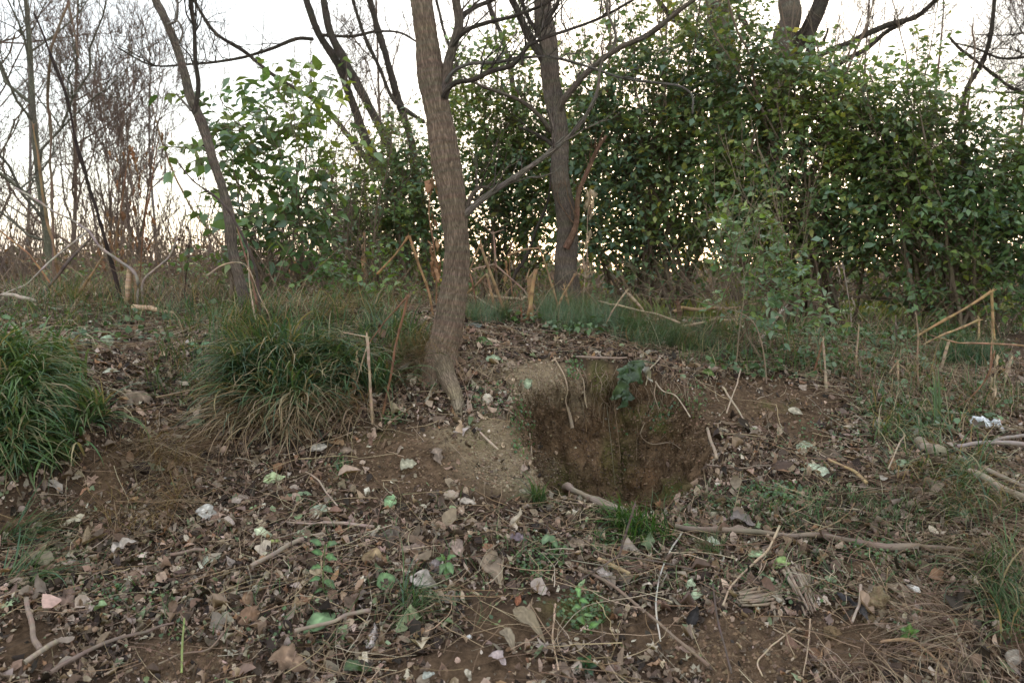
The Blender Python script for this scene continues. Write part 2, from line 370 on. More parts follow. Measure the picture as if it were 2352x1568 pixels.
def groundb(t, out):
    a = attr(t); g = N(t, 'ShaderNodeNewGeometry')
    ns = N(t, 'ShaderNodeTexNoise', Scale=45.0, Detail=8.0, Roughness=.72); t.links.new(g.outputs['Position'], ns.inputs['Vector'])
    n3 = N(t, 'ShaderNodeTexNoise', Scale=6.0, Detail=4.0); t.links.new(g.outputs['Position'], n3.inputs['Vector'])
    vo = N(t, 'ShaderNodeTexVoronoi', Scale=90.0); t.links.new(g.outputs['Position'], vo.inputs['Vector'])
    c = tint(t, tint(t, a.outputs['Color'], ns.outputs[0], .1, 1.9), n3.outputs[0], .6, 1.4)
    hh = N(t, 'ShaderNodeMath', operation='MULTIPLY_ADD'); hh.inputs[1].default_value = .35
    t.links.new(vo.outputs['Distance'], hh.inputs[0]); t.links.new(ns.outputs[0], hh.inputs[2])
    p = N(t, 'ShaderNodeBsdfPrincipled', Roughness=.95); p.inputs['Specular IOR Level'].default_value = .1
    bp = N(t, 'ShaderNodeBump', Strength=1.0, Distance=.02); t.links.new(hh.outputs[0], bp.inputs['Height'])
    t.links.new(c, p.inputs['Base Color']); t.links.new(bp.outputs[0], p.inputs['Normal']); t.links.new(p.outputs[0], out.inputs[0])
M_ground = mat('soil', groundb)
def plainb(rough, sc_):
    def b(t, out):
        a = attr(t); g = N(t, 'ShaderNodeNewGeometry'); ns = N(t, 'ShaderNodeTexNoise', Scale=sc_, Detail=5.0); t.links.new(g.outputs['Position'], ns.inputs['Vector'])
        c = tint(t, a.outputs['Color'], ns.outputs[0], .75, 1.2); p = N(t, 'ShaderNodeBsdfPrincipled', Roughness=rough)
        bp = N(t, 'ShaderNodeBump', Strength=.4, Distance=.003); t.links.new(ns.outputs[0], bp.inputs['Height'])
        t.links.new(c, p.inputs['Base Color']); t.links.new(bp.outputs[0], p.inputs['Normal']); t.links.new(p.outputs[0], out.inputs[0])
    return b
M_stone = mat('stone', plainb(.85, 60)); M_paper = mat('paper', plainb(.6, 30)); M_paint = mat('painted_metal', plainb(.5, 3))

# ------------------------------------------------------------------ ground mesh
def spaced(lo, hi, fine, far_lo, far_hi, g=1.045):
    mid = [lo]
    while mid[-1] < hi: mid.append(mid[-1]+fine(mid[-1]))
    a, s = [], fine(lo); x_ = lo
    while x_ > far_lo: s *= g; x_ -= s; a.append(x_)
    b, s = [], fine(hi); x_ = mid[-1]
    while x_ < far_hi: s *= g; x_ += s; b.append(x_)
    return np.array(a[::-1]+mid+b)
xs = spaced(-2.5, 2.7, lambda x: .008 if -.05 < x < 1.0 else .012, -300, 300)
ys = spaced(1.75, 5.2, lambda y: .0055 if 3.0 < y < 4.2 else .011, -40, 600)
gx, gy = np.meshgrid(xs, ys, indexing='ij'); gz = _gh(gx, gy)
ps = pit_s(gx, gy); nr = (np.hypot(gx, gy-3) < 4)
uu, vv = proj(np.stack([gx, gy, gz], -1))
def ell(uu, vv, u, v, ru, rv, soft=.5):
    d = np.hypot((uu-u)/ru, (vv-v)/rv); return 1-sstep(1-soft, 1+soft, d)
BARE = [(950,1060,190,80),(1150,1060,130,90),(1225,1100,70,50),(1730,930,190,60),(1850,985,70,40),(450,1030,60,55),(420,1520,130,55),(60,1490,80,60),(1700,1500,170,90),(1950,1470,90,70),
        (240,1100,60,80),(1250,870,110,40),(1500,1460,90,50),(1330,1420,90,60),(1160,1440,60,40),(1960,1300,60,20),(1100,1540,160,50),(2330,1450,60,60)]
BARE += [(225,1110,45,60), (60,1200,90,22)]
nz1 = n2(gx, gy, 9, 3, 31)
bare = np.zeros_like(gx)
for e in BARE: bare = np.maximum(bare, ell(uu+nz1*30, vv+nz1*15, *e))
bare = np.maximum(bare*.85, (ps > .04)*1.0)*nr
tan = np.zeros_like(gx)
for e in [(1150,1065,90,50),(1230,1105,80,32),(1120,1000,50,60),(1190,860,110,40),(1270,890,90,45),(1060,1010,60,35),(2020,1380,40,40),(1200,1090,60,40)]: tan = np.maximum(tan, ell(uu+nz1*25, vv+nz1*25, *e, .7))
tan *= nr*(1-sstep(.02, .2, ps)*(gy < 3.8)*1.0)*(1-sstep(.45, .8, ps))
moss = np.zeros_like(gx)
for e in [(1470,960,60,25),(1540,1000,25,20),(1430,1060,40,60),(1380,880,30,40),(1560,1150,60,30),(1340,1400,70,40),(1100,1010,25,30),(850,1000,50,15),(1320,1130,30,50),(2080,940,40,15),(1790,935,40,12)]: moss = np.maximum(moss, ell(uu+nz1*25, vv+nz1*25, *e, .9))
moss *= nr
def L3(a, b, k): return a*(1-k[..., None])+np.array(b)*k[..., None]
colg = np.zeros(gx.shape+(3,))+np.array([.105, .07, .047])
colg = L3(colg, (.165, .108, .066), bare)
colg = L3(colg, (.225, .145, .082), ps)
colg = L3(colg, (.24, .13, .06), ps*np.clip(n2(gx, gz+gy, 6, 3, 44)*1.6, 0, 1)*.6)
hf = vnoise(np.stack([gx, gy, gz], -1)*60, 71)+.7*vnoise(np.stack([gx, gy, gz], -1)*120, 72)
colg = colg*(1+.45*np.clip(hf, -1, 1)*np.maximum(bare, tan))[..., None]
colg = L3(colg, (.11, .07, .045), ps*np.clip(n2(gx, gz*2+gy, 9, 3, 47)*1.6, 0, 1)*.6)
colg = L3(colg, (.33, .255, .16), tan)
colg = L3(colg, (.12, .13, .035), moss*.7*np.clip(.6+nz1, 0, 1))
lawn = sstep(8, 13, gy)*(1-sstep(60, 90, gy)); colg = L3(colg, (.13, .15, .045), lawn*.85)
colg = L3(colg, (.10, .085, .05), sstep(60, 90, gy))
# lumps pushed out along the surface normal, strongest on the raw earth of the pit
e = .012
ny_ = -np.gradient(gz, ys, axis=1); nx_ = -np.gradient(gz, xs, axis=0)
nn = norm(np.stack([nx_, ny_, np.ones_like(nx_)], -1))
VG = np.stack([gx, gy, gz], -1)
lump = 1-np.abs(fbm(VG*9, 2, 61))*1.3
bil = np.abs(fbm(VG*22, 3, 66))+.6*np.abs(fbm(VG*55, 2, 67))
pk = np.minimum(1, ps*4)
dsp = (.040*fbm(VG*5.5, 2, 60)*(.4+ps)+.024*lump*ps+.012*fbm(VG*38, 3, 63))*(.18+.35*bare+.9*pk)*nr + (.030*bil-.012)*(.25*bare+.75*pk+.35*tan)*nr
VG = VG+nn*dsp[..., None]
kb = sstep(3.5, 3.75, gy)*nr
VG[..., 1] += kb*(-.055*np.exp(-((ps-.10)/.09)**2)*(ps > .005)+.075*np.exp(-((ps-.50)/.2)**2))
kl = (1-sstep(.15, .35, gx))*nr*.5
VG[..., 0] += kl*(.03*np.exp(-((ps-.12)/.1)**2)*(ps > .005)-.05*np.exp(-((ps-.5)/.2)**2))
steep = np.clip(1-nn[..., 2], 0, 1)
I, J = gx.shape; id_ = np.arange(I*J).reshape(I, J)
fq = np.stack([id_[:-1, :-1], id_[1:, :-1], id_[1:, 1:], id_[:-1, 1:]], -1).reshape(-1, 4)
mb = MB(); mb.add(VG, fq, colg.reshape(-1, 3)); setp(obj('ground', mb, M_ground), kind='structure')

# exact picture-ray hits on the finished near ground
from mathutils.bvhtree import BVHTree
from mathutils import Vector
ix = np.where((xs > -3.6) & (xs < 3.8))[0]; iy = np.where((ys > 1.0) & (ys < 7))[0]
VV = VG[ix[0]:ix[-1]+1, iy[0]:iy[-1]+1]; i2 = np.arange(VV.shape[0]*VV.shape[1]).reshape(VV.shape[:2])
BV = BVHTree.FromPolygons(VV.reshape(-1, 3).tolist(), np.stack([i2[:-1, :-1], i2[1:, :-1], i2[1:, 1:], i2[:-1, 1:]], -1).reshape(-1, 4).tolist())
_G0 = G
def G(u, v):
    p = _G0(u, v); d = p-CAM; o_ = Vector(CAM)
    for k in range(len(p)):
        if p[k, 1] < 7.5:
            h = BV.ray_cast(o_, Vector(d[k]))
            if h[0] is not None: p[k] = h[0]
    return p
def bare_at(p):
    u, v = proj(p); k = n2(p[:, 0], p[:, 1], 9, 3, 31); b = np.zeros(len(p))
    for e_ in BARE: b = np.maximum(b, ell(u+k*30, v+k*15, *e_))
    return np.maximum(b, np.clip(pit_s(p[:, 0], p[:, 1])*6, 0, 1))
def onground(x, y, lift=0): return np.stack([x, y, ground_h(x, y)+lift], -1)
def jit(c, n, a=.25, hue=.06):
    c = np.asarray(c, float); return np.clip(c*(1+U(-a, a, (n, 1)))*(1+U(-hue, hue, (n, 3))), 0.005, .9)
def pick(pal, wts, n, a=.25):
    k = rng.choice(len(pal), n, p=np.array(wts)/sum(wts)); return np.clip(np.array(pal)[k]*(1+U(-a, a, (n, 1)))*(1+U(-.07, .07, (n, 3))), .01, .9)
def rdir(n): a = U(0, 2*np.pi, n); return np.stack([np.cos(a), np.sin(a), 0*a], -1)

# ------------------------------------------------------------------ leaf litter
PAL = [(.215,.145,.10),(.38,.275,.20),(.295,.235,.18),(.60,.52,.42),(.05,.037,.029),(.34,.20,.115),(.46,.355,.27),(.26,.33,.18),(.135,.095,.07)]
PW = [22,16,15,5,18,4,9,2.6,17]
def litter(name, label, n, x0, x1, y0, y1, smin, smax, tpl, lift=.012, keep=.93, tilt=.55):
    x = U(x0, x1, n); y = U(y0, y1, n)**1.0; p = onground(x, y); u, v = proj(p)
    ok = (u > -700) & (u < 3050) & (v < 1700) & (U(0, 1, n) > bare_at(p)*keep) & (U(0, 1, n) < .75+.5*n2(x, y, 2.5, 2, 77))
    p = p[ok]; m = len(p); nr_ = gnormal(p[:, 0], p[:, 1]); nr_ = norm(nr_+rng.normal(0, tilt*.6, (m, 3)))
    ax = norm(np.cross(nr_, rdir(m)+[0, 0, .01])); s = smin+(smax-smin)*U(0, 1, m)**2.2
    p[:, 2] += U(0, 1, m)*lift+.003; p -= ax*s[:, None]*.5
    b = MB(); leaves(b, p, ax, nr_, s, U(.28, .75, m), pick(PAL, PW, m, .4), tpl, curl=rng.normal(.3, 1.5, m), fold=rng.normal(.3, .7, m), crump=U(.03, .2, m))
    return b
b1 = litter('', '', 84000, -3.3, 3.4, 1.7, 5.0, .014, .062, 'ovate', tilt=.8)
b2 = litter('', '', 122000, -3.3, 3.4, 1.7, 5.0, .010, .032, 'scrap', tilt=.8)
for v_, c_, t_, f_ in [(x.v[0], x.c[0], x.t[0], x) for x in (litter('', '', 1700, -2.4, 2.5, 1.7, 4.2, .05, .105, 'ovate', lift=.025, tilt=.5),)]: b1.add(v_, list(f_.q3)+list(f_.q4), c_, t_)
for b_ in (litter('', '', 3200, -2.2, 2.3, 1.7, 4.6, .035, .07, 'lobed', lift=.02, tilt=.5), litter('', '', 40000, -9, 8, 4.8, 9.5, .02, .055, 'simple')):
    for v_, c_, t_ in zip(b_.v, b_.c, b_.t): b2.add(v_, [f-0 for f in b_.q3], c_, t_)
setp(obj('leaf_litter', b1, M_litter), 'thick carpet of small curled brown fallen leaves over the slope', 'leaf litter', kind='stuff')
setp(obj('leaf_scraps', b2, M_litter), 'broken leaf scraps and lobed brown leaves mixed through the forest floor', 'leaf litter', kind='stuff')
# clods and pebbles on the raw earth
def pebbles(n, reg, smin, smax, pal, pw):
    t = np.array([(0,0,1),(1,0,0),(0,1,0),(-1,0,0),(0,-1,0),(0,0,-1),(.7,.7,.3),(-.7,.7,-.2),(.7,-.7,.1),(-.7,-.7,.3)])
    b = MB(); u = []; v = []
    for e_, k in reg:
        a = U(0, 2*np.pi, k); r = np.sqrt(U(0, 1, k)); u.append(e_[0]+np.cos(a)*r*e_[2]); v.append(e_[1]+np.sin(a)*r*e_[3])
    p = G(np.concatenate(u), np.concatenate(v)); m = len(p)
    s = smin+(smax-smin)*U(0, 1, m)**3
    o = np.array([(0,0,1),(1,0,0),(0,1,0),(-1,0,0),(0,-1,0),(0,0,-1)], float)
    V = p[:, None]+s[:, None, None]*o[None]*U(.6, 1.2, (m, 6, 1))
    f = np.array([(0,1,2),(0,2,3),(0,3,4),(0,4,1),(5,2,1),(5,3,2),(5,4,3),(5,1,4)])
    b.add(V, ((np.arange(m)*6)[:, None, None]+f).reshape(-1, 3), np.repeat(pick(pal, pw, m), 6, 0)); return b
creg = [((1400,1000,225,150), 5500), ((950,1060,190,80), 1500), ((1730,940,190,70), 1500), ((1700,1500,180,90), 1300), ((420,1520,130,50), 700), ((1950,1400,110,80), 500), ((300,1120,80,60), 300)]
setp(obj('soil_crumbs', pebbles(0, creg, .002, .009, [(.20,.13,.075),(.24,.16,.098),(.135,.088,.054),(.5,.42,.32)], [6,2.5,4,.08]), M_stone, smooth=False), 'loose crumbs of brown earth on the bare soil and the hole wall', 'soil crumbs', kind='stuff')
creg = [((1240,880,110,50), 2600), ((1190,1080,100,50), 1700), ((1120,1000,50,60), 500)]
setp(obj('soil_crumbs', pebbles(0, creg, .002, .009, [(.29,.22,.14),(.24,.175,.11),(.34,.27,.18)], [6,4,2]), M_stone, smooth=False), 'loose tan crumbs on the pale lip and head of the hole', 'soil crumbs', kind='stuff')

# dry straw and fine twigs lying everywhere
def straw(n, x0, x1, y0, y1, pal, pw, r=(.0006, .0018), L=(.06, .3), reg=None):
    if reg is None: x = U(x0, x1, n); y = U(y0, y1, n); p = onground(x, y)
    else: p = reg
    u, v = proj(p); ok = (u > -600) & (u < 2950) & (pit_s(p[:, 0], p[:, 1]) < .05) & (U(0, 1, len(p)) > bare_at(p)*.75); p = p[ok]; m = len(p)
    d = rdir(m); ln = U(*L, m); t = np.linspace(-.5, .5, 6)
    cv = U(-.5, .5, m); pd = np.stack([-d[:, 1], d[:, 0], 0*cv], -1)
    Q = p[:, None]+d[:, None]*(ln[:, None]*t)[..., None]+pd[:, None]*((ln*cv)[:, None]*(t**2))[..., None]+rng.normal(0, .003, (m, 6, 3))
    Q[..., 2] = ground_lo(Q[..., 0], Q[..., 1])+U(.006, .03, (m, 1))+U(-.2, .2, (m, 1))*ln[:, None]*t*.6+.012
    Q[..., 2] = np.maximum(Q[..., 2], ground_lo(Q[..., 0], Q[..., 1])+.008)
    b = MB(); tubes(b, Q, U(*r, m)[:, None]*np.linspace(1, .5, 6), 4, pick(pal, pw, m)); return b
SP = [(.42,.32,.2),(.3,.2,.12),(.5,.42,.3),(.12,.08,.06),(.24,.16,.11)]
st = straw(9500, -3, 3.1, 1.75, 5.4, SP, [5,5,2,4,5])
setp(obj('dry_straw', st, M_stem), 'thin dry stalks and twig bits scattered over the leaves', 'dry straw', kind='stuff')

# ------------------------------------------------------------------ grass
GP = [(.075,.13,.05),(.10,.165,.065),(.07,.13,.075),(.13,.18,.08),(.34,.27,.16)]
def region(e_, n):
    a = U(0, 2*np.pi, n); r = np.sqrt(U(0, 1, n)); return G(e_[0]+np.cos(a)*r*e_[2], e_[1]+np.sin(a)*r*e_[3])
def clumpaz(p, azs):
    return np.clip(vnoise(p*np.array([7, 7, 0])+3, 91)*2.2*azs, -3.2, 3.2)*.75
def tuft(name, label, regs, pal=GP, pw=(4,4,4,2,1.2), L=(.16, .38), W=(.004, .009), lean=(.0, .7), droop=(1.0, 2.6), az=None, azs=3.14, cat='grass tuft', kind=None, dry=.25, group=None, K=7):
    ps_ = np.vstack([region(e_, k) for e_, k in regs]); m = len(ps_)
    a = (clumpaz(ps_, azs)+U(-azs, azs, m)*.45)+(0 if az is None else az)
    b = MB(); blades(b, ps_, a, U(*L, m), U(*lean, m), U(*droop, m), U(*W, m), pick(pal, pw, m), K=K, dry=dry)
    loc = ps_.mean(0)
    return setp(obj(name, b, M_grass, loc=loc), label, cat, group, kind)
DN = -1.57
tuft('grass_clump', 'big lush green clump of long grass hanging over the bank at far left', [((70,870,130,60), 800), ((110,950,140,60), 1000), ((60,1010,130,60), 600), ((90,1050,110,40), 500), ((20,870,40,60),300)], L=(.12, .36), W=(.008, .017), az=DN, azs=1.9, lean=(.2, 1.2), droop=(1.0, 2.5), pw=(4,4,4,4,2.2), pal=[(.085,.16,.06),(.115,.195,.075),(.095,.165,.095),(.16,.23,.10),(.36,.29,.18)])
tuft('grass_clump', 'long drooping green and straw coloured grass hanging over the bank left of the trunk', [((640,860,100,50), 900), ((580,900,50,40), 380), ((750,870,80,40), 600), ((650,930,90,25), 400), ((850,890,50,25), 200)], L=(.14, .42), W=(.006, .014), az=DN, azs=1.3, lean=(.2, 1), droop=(1.2, 2.6), pw=(4,3,8,2,3))
tuft('dead_grass', 'straight dry blades hanging down over the undercut left of the trunk', [((660,930,110,30), 340), ((610,960,70,30), 160), ((790,930,60,25), 110)], L=(.2, .42), W=(.004, .009), az=DN, azs=.8, lean=(.9, 1.6), droop=(.9, 1.5), pal=[(.36,.28,.18),(.27,.2,.13),(.09,.14,.09),(.42,.34,.23)], pw=(4,4,3,2), cat='dead grass', kind='stuff')
tuft('grass_patch', 'ragged green grass on top of the bank between the slim tree and the trunk', [((700,745,220,40), 750), ((480,740,110,35), 330), ((900,790,80,50), 500), ((640,800,150,40), 700)], L=(.08, .26), W=(.004, .010), lean=(0, 1.0), pw=(4,4,3,2,2), droop=(.6, 2.2))
tuft('grass_clump', 'fine blue green grass clump behind the rim right of the stub', [((1340,745,100,25), 2300), ((1290,730,50,20), 500)], L=(.12, .27), W=(.0015, .003), droop=(.4, 1.8), lean=(0, .7), pal=[(.085,.14,.072),(.115,.18,.092),(.3,.25,.15)], pw=(5,4,.6))
tuft('grass_clump', 'fine blue green grass clump hanging down beside the wilted leaf rim', [((1500,785,60,28), 1300), ((1440,770,50,25), 500)], L=(.12, .28), W=(.0015, .003), droop=(.8, 2.2), lean=(.1, .9), pal=[(.085,.14,.072),(.115,.18,.092),(.3,.25,.15)], pw=(5,4,.6))
tuft('grass_clump', 'low fine blue green grass just right of the big trunk', [((1115,735,55,18), 1100)], L=(.08, .2), W=(.0015, .003), droop=(.4, 1.8), lean=(0, .8), pal=[(.085,.14,.072),(.115,.18,.092),(.3,.25,.15)], pw=(5,4,.8))
tuft('grass_clump', 'fine green grass under the pale leaved sapling', [((1610,790,75,28), 1300)], L=(.08, .2), W=(.0015, .003), droop=(.4, 1.8), lean=(0, .8), pal=[(.085,.14,.072),(.115,.18,.092),(.3,.25,.15)], pw=(5,4,.8))
tuft('grass_clump', 'dark green fine grass at the right below the long level cane', [((2230,830,75,25), 1500)], L=(.1, .24), W=(.002, .0035), droop=(.6, 2.2), lean=(0, .8), pal=[(.045,.10,.045),(.07,.13,.06),(.3,.25,.15)], pw=(5,4,.6))
tuft('grass_clump', 'small green tuft at the front rim of the hole', [((1240,1160,22,10), 60)], L=(.1, .22), W=(.004, .008), droop=(.8, 2.2), lean=(.1, .9), pw=(4,4,4,3,.3))
tuft('grass_clump', 'bright green tuft beside the end of the half buried log below the hole', [((1450,1215,55,18), 120), ((1490,1240,60,20), 120)], L=(.1, .24), W=(.004, .009), droop=(.8, 2.4), lean=(.1, .9), pal=[(.06,.14,.03),(.09,.18,.04),(.05,.11,.05)], pw=(4,4,3))
tuft('grass_clump', 'little yellow green tuft below the long grey log', [((1640,1275,25,12), 90)], L=(.06, .14), W=(.0015, .003), droop=(.6, 2), lean=(.2, 1.0), pal=[(.12,.15,.05),(.08,.13,.05)], pw=(3,3))
tuft('grass_clump', 'sparse blue green tuft in the leaves right of the white curled leaf', [((940,1390,20,30), 70), ((940,1430,30,20), 30)], L=(.1, .24), W=(.003, .006), droop=(.8, 2.2), lean=(.2, 1.2), pw=(4,3,5,2,.5))
tuft('grass_clump', 'green grass tuft at the left edge below the big clump', [((20,1250,40,25), 90), ((40,1340,40,30), 90)], L=(.12, .3), W=(.004, .008), az=0, azs=1.2, lean=(.5, 1.3), droop=(.6, 1.8), pw=(3,5,3,4,1))
tuft('grass_clump', 'coarse green grass bent over the fallen branches at far right', [((2160,1080,130,50), 260), ((2250,1160,90,60), 260), ((2050,1010,60,30), 110), ((2120,1000,100,30), 140)], L=(.08, .26), W=(.004, .009), droop=(1, 2.4), lean=(.2, 1.2), pw=(3,3,3,2,4))
tuft('grass_clump', 'green blades trailing down the slope at the lower right edge', [((2290,1340,60,50), 160), ((2320,1440,50,40), 110)], L=(.12, .3), W=(.003, .007), droop=(1, 2.4), lean=(.2, 1.2), pw=(4,3,3,3,2))
tuft('grass_clump', 'two upright green blades standing among brown stems at the right', [((2152,985,10,8), 9)], L=(.2, .32), W=(.009, .013), droop=(.1, .6), lean=(0, .15), pw=(1,4,0,2,0))
tuft('dead_grass', 'tangle of drooping dry brown grass on the right bank', [((2270,1200,110,90), 420), ((2200,1110,120,50), 220), ((2310,1330,60,90), 200), ((2010,1520,60,60), 120), ((2200,1460,80,60), 250)], L=(.16, .4), W=(.0015, .004), az=DN-.5, azs=1.6, lean=(.9, 1.5), droop=(.5, 1.2), pal=[(.3,.21,.14),(.2,.14,.1),(.38,.3,.2)], pw=(4,4,2), cat='dead grass', kind='stuff')
tuft('dead_grass', 'matted dry brown stems fanning from the left bank over the gully', [((330,1060,110,50), 420), ((330,1180,110,50), 300), ((600,970,100,40), 300), ((760,950,80,25), 140), ((560,740,90,50), 350), ((760,730,160,30), 250)], L=(.16, .42), W=(.0015, .0035), az=-.6, azs=.9, lean=(.7, 1.4), droop=(.5, 1.2), pal=[(.34,.25,.16),(.24,.17,.11),(.42,.33,.22)], pw=(4,4,2), cat='dead grass', kind='stuff')
tuft('dead_grass', 'flattened dead stems among the crest grass left of the trunk', [((300,690,260,30), 600), ((700,720,260,30), 600), ((1750,800,350,30), 300), ((2150,870,200,60), 280)], L=(.12, .4), W=(.0015, .004), lean=(.5, 1.5), droop=(.1, 1), pal=[(.36,.27,.17),(.26,.18,.11),(.44,.36,.24)], pw=(4,4,2), cat='dead grass', kind='stuff')
tuft('dead_grass', 'dry brown grass wrapped round the foot of the big trunk', [((960,840,60,45), 600), ((1000,815,35,35), 420)], L=(.12, .3), W=(.001, .0025), az=-2.2, azs=1.3, lean=(.6, 1.5), droop=(.3, 1.4), pal=[(.32,.24,.15),(.22,.16,.1)], pw=(4,4), cat='dead grass', kind='stuff')
tuft('grass_cover', 'thin ragged grass over the level ground behind the bank', [((180,720,240,45), 900), ((1900,830,350,40), 900), ((2150,930,200,60), 500), ((250,665,260,22), 700), ((560,680,120,20), 350), ((820,700,180,20), 450), ((1250,712,120,10), 250), ((1750,760,150,14), 500), ((2150,765,200,14), 800), ((430,860,100,80), 300)], L=(.08, .24), W=(.003, .007), droop=(.5, 2.2), lean=(0, 1), pw=(4,4,2,3,2.5), cat='grass', kind='stuff')
tuft('grass_cover', 'stray short green blades poking out of the leaf litter', [((700,1300,600,200), 350), ((1800,1250,500,150), 650), ((1950,1190,300,40), 500)], L=(.04, .14), W=(.002, .005), droop=(.5, 2), lean=(.2, 1.2), pal=[(.06,.12,.04),(.1,.15,.06)], pw=(3,2), cat='grass', kind='stuff')
tuft('lawn', 'mown lawn grass beyond the shrubs', [((1900,722,460,18), 1500)], L=(.1, .2), W=(.02, .04), droop=(.3, 1), lean=(0, .6), pal=[(.14,.17,.05),(.18,.2,.06)], pw=(3,2), cat='grass', kind='stuff')

# ground-cover plantlets: small round leaves
def cover(name, label, regs, size=(.008, .018), pal=((.085,.16,.05),(.12,.20,.065),(.065,.125,.05)), up=.03, cat='ground cover', wr=(.6, .95)):
    p = np.vstack([region(e_, k) for e_, k in regs]); m = len(p); p[:, 2] += U(.004, up, m)
    nr_ = norm(gnormal(p[:, 0], p[:, 1])+rng.normal(0, .45, (m, 3)))
    b = MB(); leaves(b, p, norm(np.cross(nr_, rdir(m)+[0, 0, .01])), nr_, U(*size, m), U(*wr, m), pick(list(pal), [1]*len(pal), m), 'ovate', curl=U(-.2, .6, m), fold=.2)
    return setp(obj(name, b, M_leaf), label, cat, kind='stuff')
cover('chickweed', 'low patches of small round bright green leaves between the fallen leaves', [((1240,1290,60,50), 420), ((1400,1250,50,20), 200), ((1340,1410,60,50), 320), ((1560,1010,0,0), 1), ((1780,1135,80,18), 300), ((2010,1270,60,20), 160), ((785,1080,25,25), 90), ((1200,990,30,70), 260), ((1130,920,60,40), 160),
      ((250,1360,40,15), 40), ((2070,1460,20,15), 20), ((900,965,35,12), 90), ((1650,830,40,15), 120), ((400,1450,40,40), 20), ((1530,930,40,35), 90), ((1600,920,25,50), 110), ((1480,970,80,40), 60), ((1320,850,20,30), 90), ((1560,1140,30,20), 30), ((990,870,40,30), 80), ((1800,1360,150,60), 90), ((1750,1150,160,30), 300), ((1900,1010,120,60), 220), ((2100,900,150,60), 260), ((300,1370,120,40), 90), ((700,1450,150,50), 60), ((2030,1270,120,25), 140), ((2050,1310,80,30), 70), ((1250,1340,300,120), 200)])
cover('ivy_carpet', 'loose low green leaves under the shrubs on the right', [((2080,830,260,45), 420), ((1800,850,180,30), 260), ((1960,780,300,16), 900), ((1450,770,200,14), 300), ((200,760,260,50), 200), ((1240,745,90,12), 90), ((2150,950,200,60), 180)], size=(.02, .05), up=.08, pal=((.06,.12,.04),(.10,.17,.06),(.13,.2,.10)))

# ------------------------------------------------------------------ stems, sticks, stalks
def px_r(wpx, y): return wpx*.5/F*y
def on_stick(pts, w0, w1, lift=None, n=24, smooth=True):
    """a stick lying on the ground under picture points"""
    p = G([a for a, _ in pts], [b_ for _, b_ in pts]); q_ = cr(p, n, not smooth)
    w_ = np.linspace(w0, w1, n); r = px_r(w_, q_[:, 1]); g = ground_h(q_[:, 0], q_[:, 1])
    q_[:, 2] = np.maximum(q_[:, 2], g)*.5+.5*np.maximum(q_[:, 2], g)+r*.6+(.012 if lift is None else lift)
    q_ += np.stack([vnoise(q_*9+s, s) for s in (1, 2, 3)], -1)*r[:, None]*.8
    return q_, r
def stick(name, label, cat, pts, w0, w1, col, lift=None, group=None, side=8, rough=.12, smooth=True, twigs=0, m=None):
    q_, r = on_stick(pts, w0, w1, lift, smooth=smooth); b = MB(); tubes(b, q_, r, side, jit(col, len(q_), .12), cap=True, rough=r.mean()*rough)
    return setp(obj(name, b, m or M_stem, loc=q_[0]), label, cat, group)
def up_path(pts, base=-1, dz=0.0):
    """points (u,v,dy); depth taken from the ground at the base point"""
    y0 = G1(pts[base][0], pts[base][1])[1]
    return np.array([P(a, b_, y0+c) for a, b_, c in pts])
def stalk_mb(pts, w0, w1, col, base=-1, sharp=True, n=26, side=8, rough=.1, yd=None, nodes=True):
    q0 = up_path(pts, base) if yd is None else np.array([P(a, b_, yd+c) for a, b_, c in pts])
    q_ = cr(q0, n, sharp); r = px_r(np.linspace(w0, w1, n), q_[:, 1])*.74
    if nodes: r = r*(1+.22*(np.arange(n) % 7 == 0))*(1+.12*vnoise(q_*20, 6))
    q_ = q_+np.stack([vnoise(q_*6+s, s+20) for s in (1, 2, 3)], -1)*r[:, None]*1.0+np.stack([vnoise(q_*2.2+s, s+40) for s in (1, 2, 3)], -1)*.012
    cc = jit(col, n, .22, .1)*(1-.4*(np.arange(n) % 7 == 0))[:, None]; cc[:1] = np.minimum(cc[:1]*1.5, .7)
    b = MB(); tubes(b, q_, r, side, cc, cap=True, rough=r.mean()*rough*2)
    for e_ in (0,):
        T = norm(q_[0]-q_[1]); k = 5 if w0 > 3 else 0
        if k: tubes(b, q_[0][None, None]+(norm(T+rng.normal(0, .35, (k, 3)))*(r[0]*U(1.5, 4.5, k))[:, None])[:, None]*np.linspace(-.3, 1, 4)[None, :, None]+rng.normal(0, r[0]*.35, (k, 1, 3)), (r[0]*U(.15, .4, k))[:, None]*np.linspace(1, .2, 4), 4, jit(np.minimum(np.array(col)*1.4, .7), k, .2))
    return b, q_, r
OR = (.34,.22,.12); PT = (.44,.33,.22); RU = (.23,.12,.07); DK = (.05,.036,.03); GY = (.24,.20,.16); PW_ = (.6,.52,.47)
KN = 'broken dead canes among the grass'
def cane(label, pts, w0, w1, col=OR, base=-1, group=KN, name='broken_cane', cat='broken cane', **k):
    b, q_, r = stalk_mb(pts, w0, w1, col, base, **k); return setp(obj(name, b, M_stem, loc=q_[base]), label, cat, group)
def canes(label, segs, col=OR, group=KN, name='broken_cane', cat='broken cane'):
    """one cane folded over or forked: each limb a part"""
    t = None
    for k, (pts, w0, w1, yd, base) in enumerate(segs):
        bb, q_, r = stalk_mb(pts, w0, w1, col, base, yd=yd)
        if t is None: t = thing(name, label, cat, q_[base], group)
        obj('stalk' if k == 0 else 'side_limb', bb, M_stem, t)
    return t
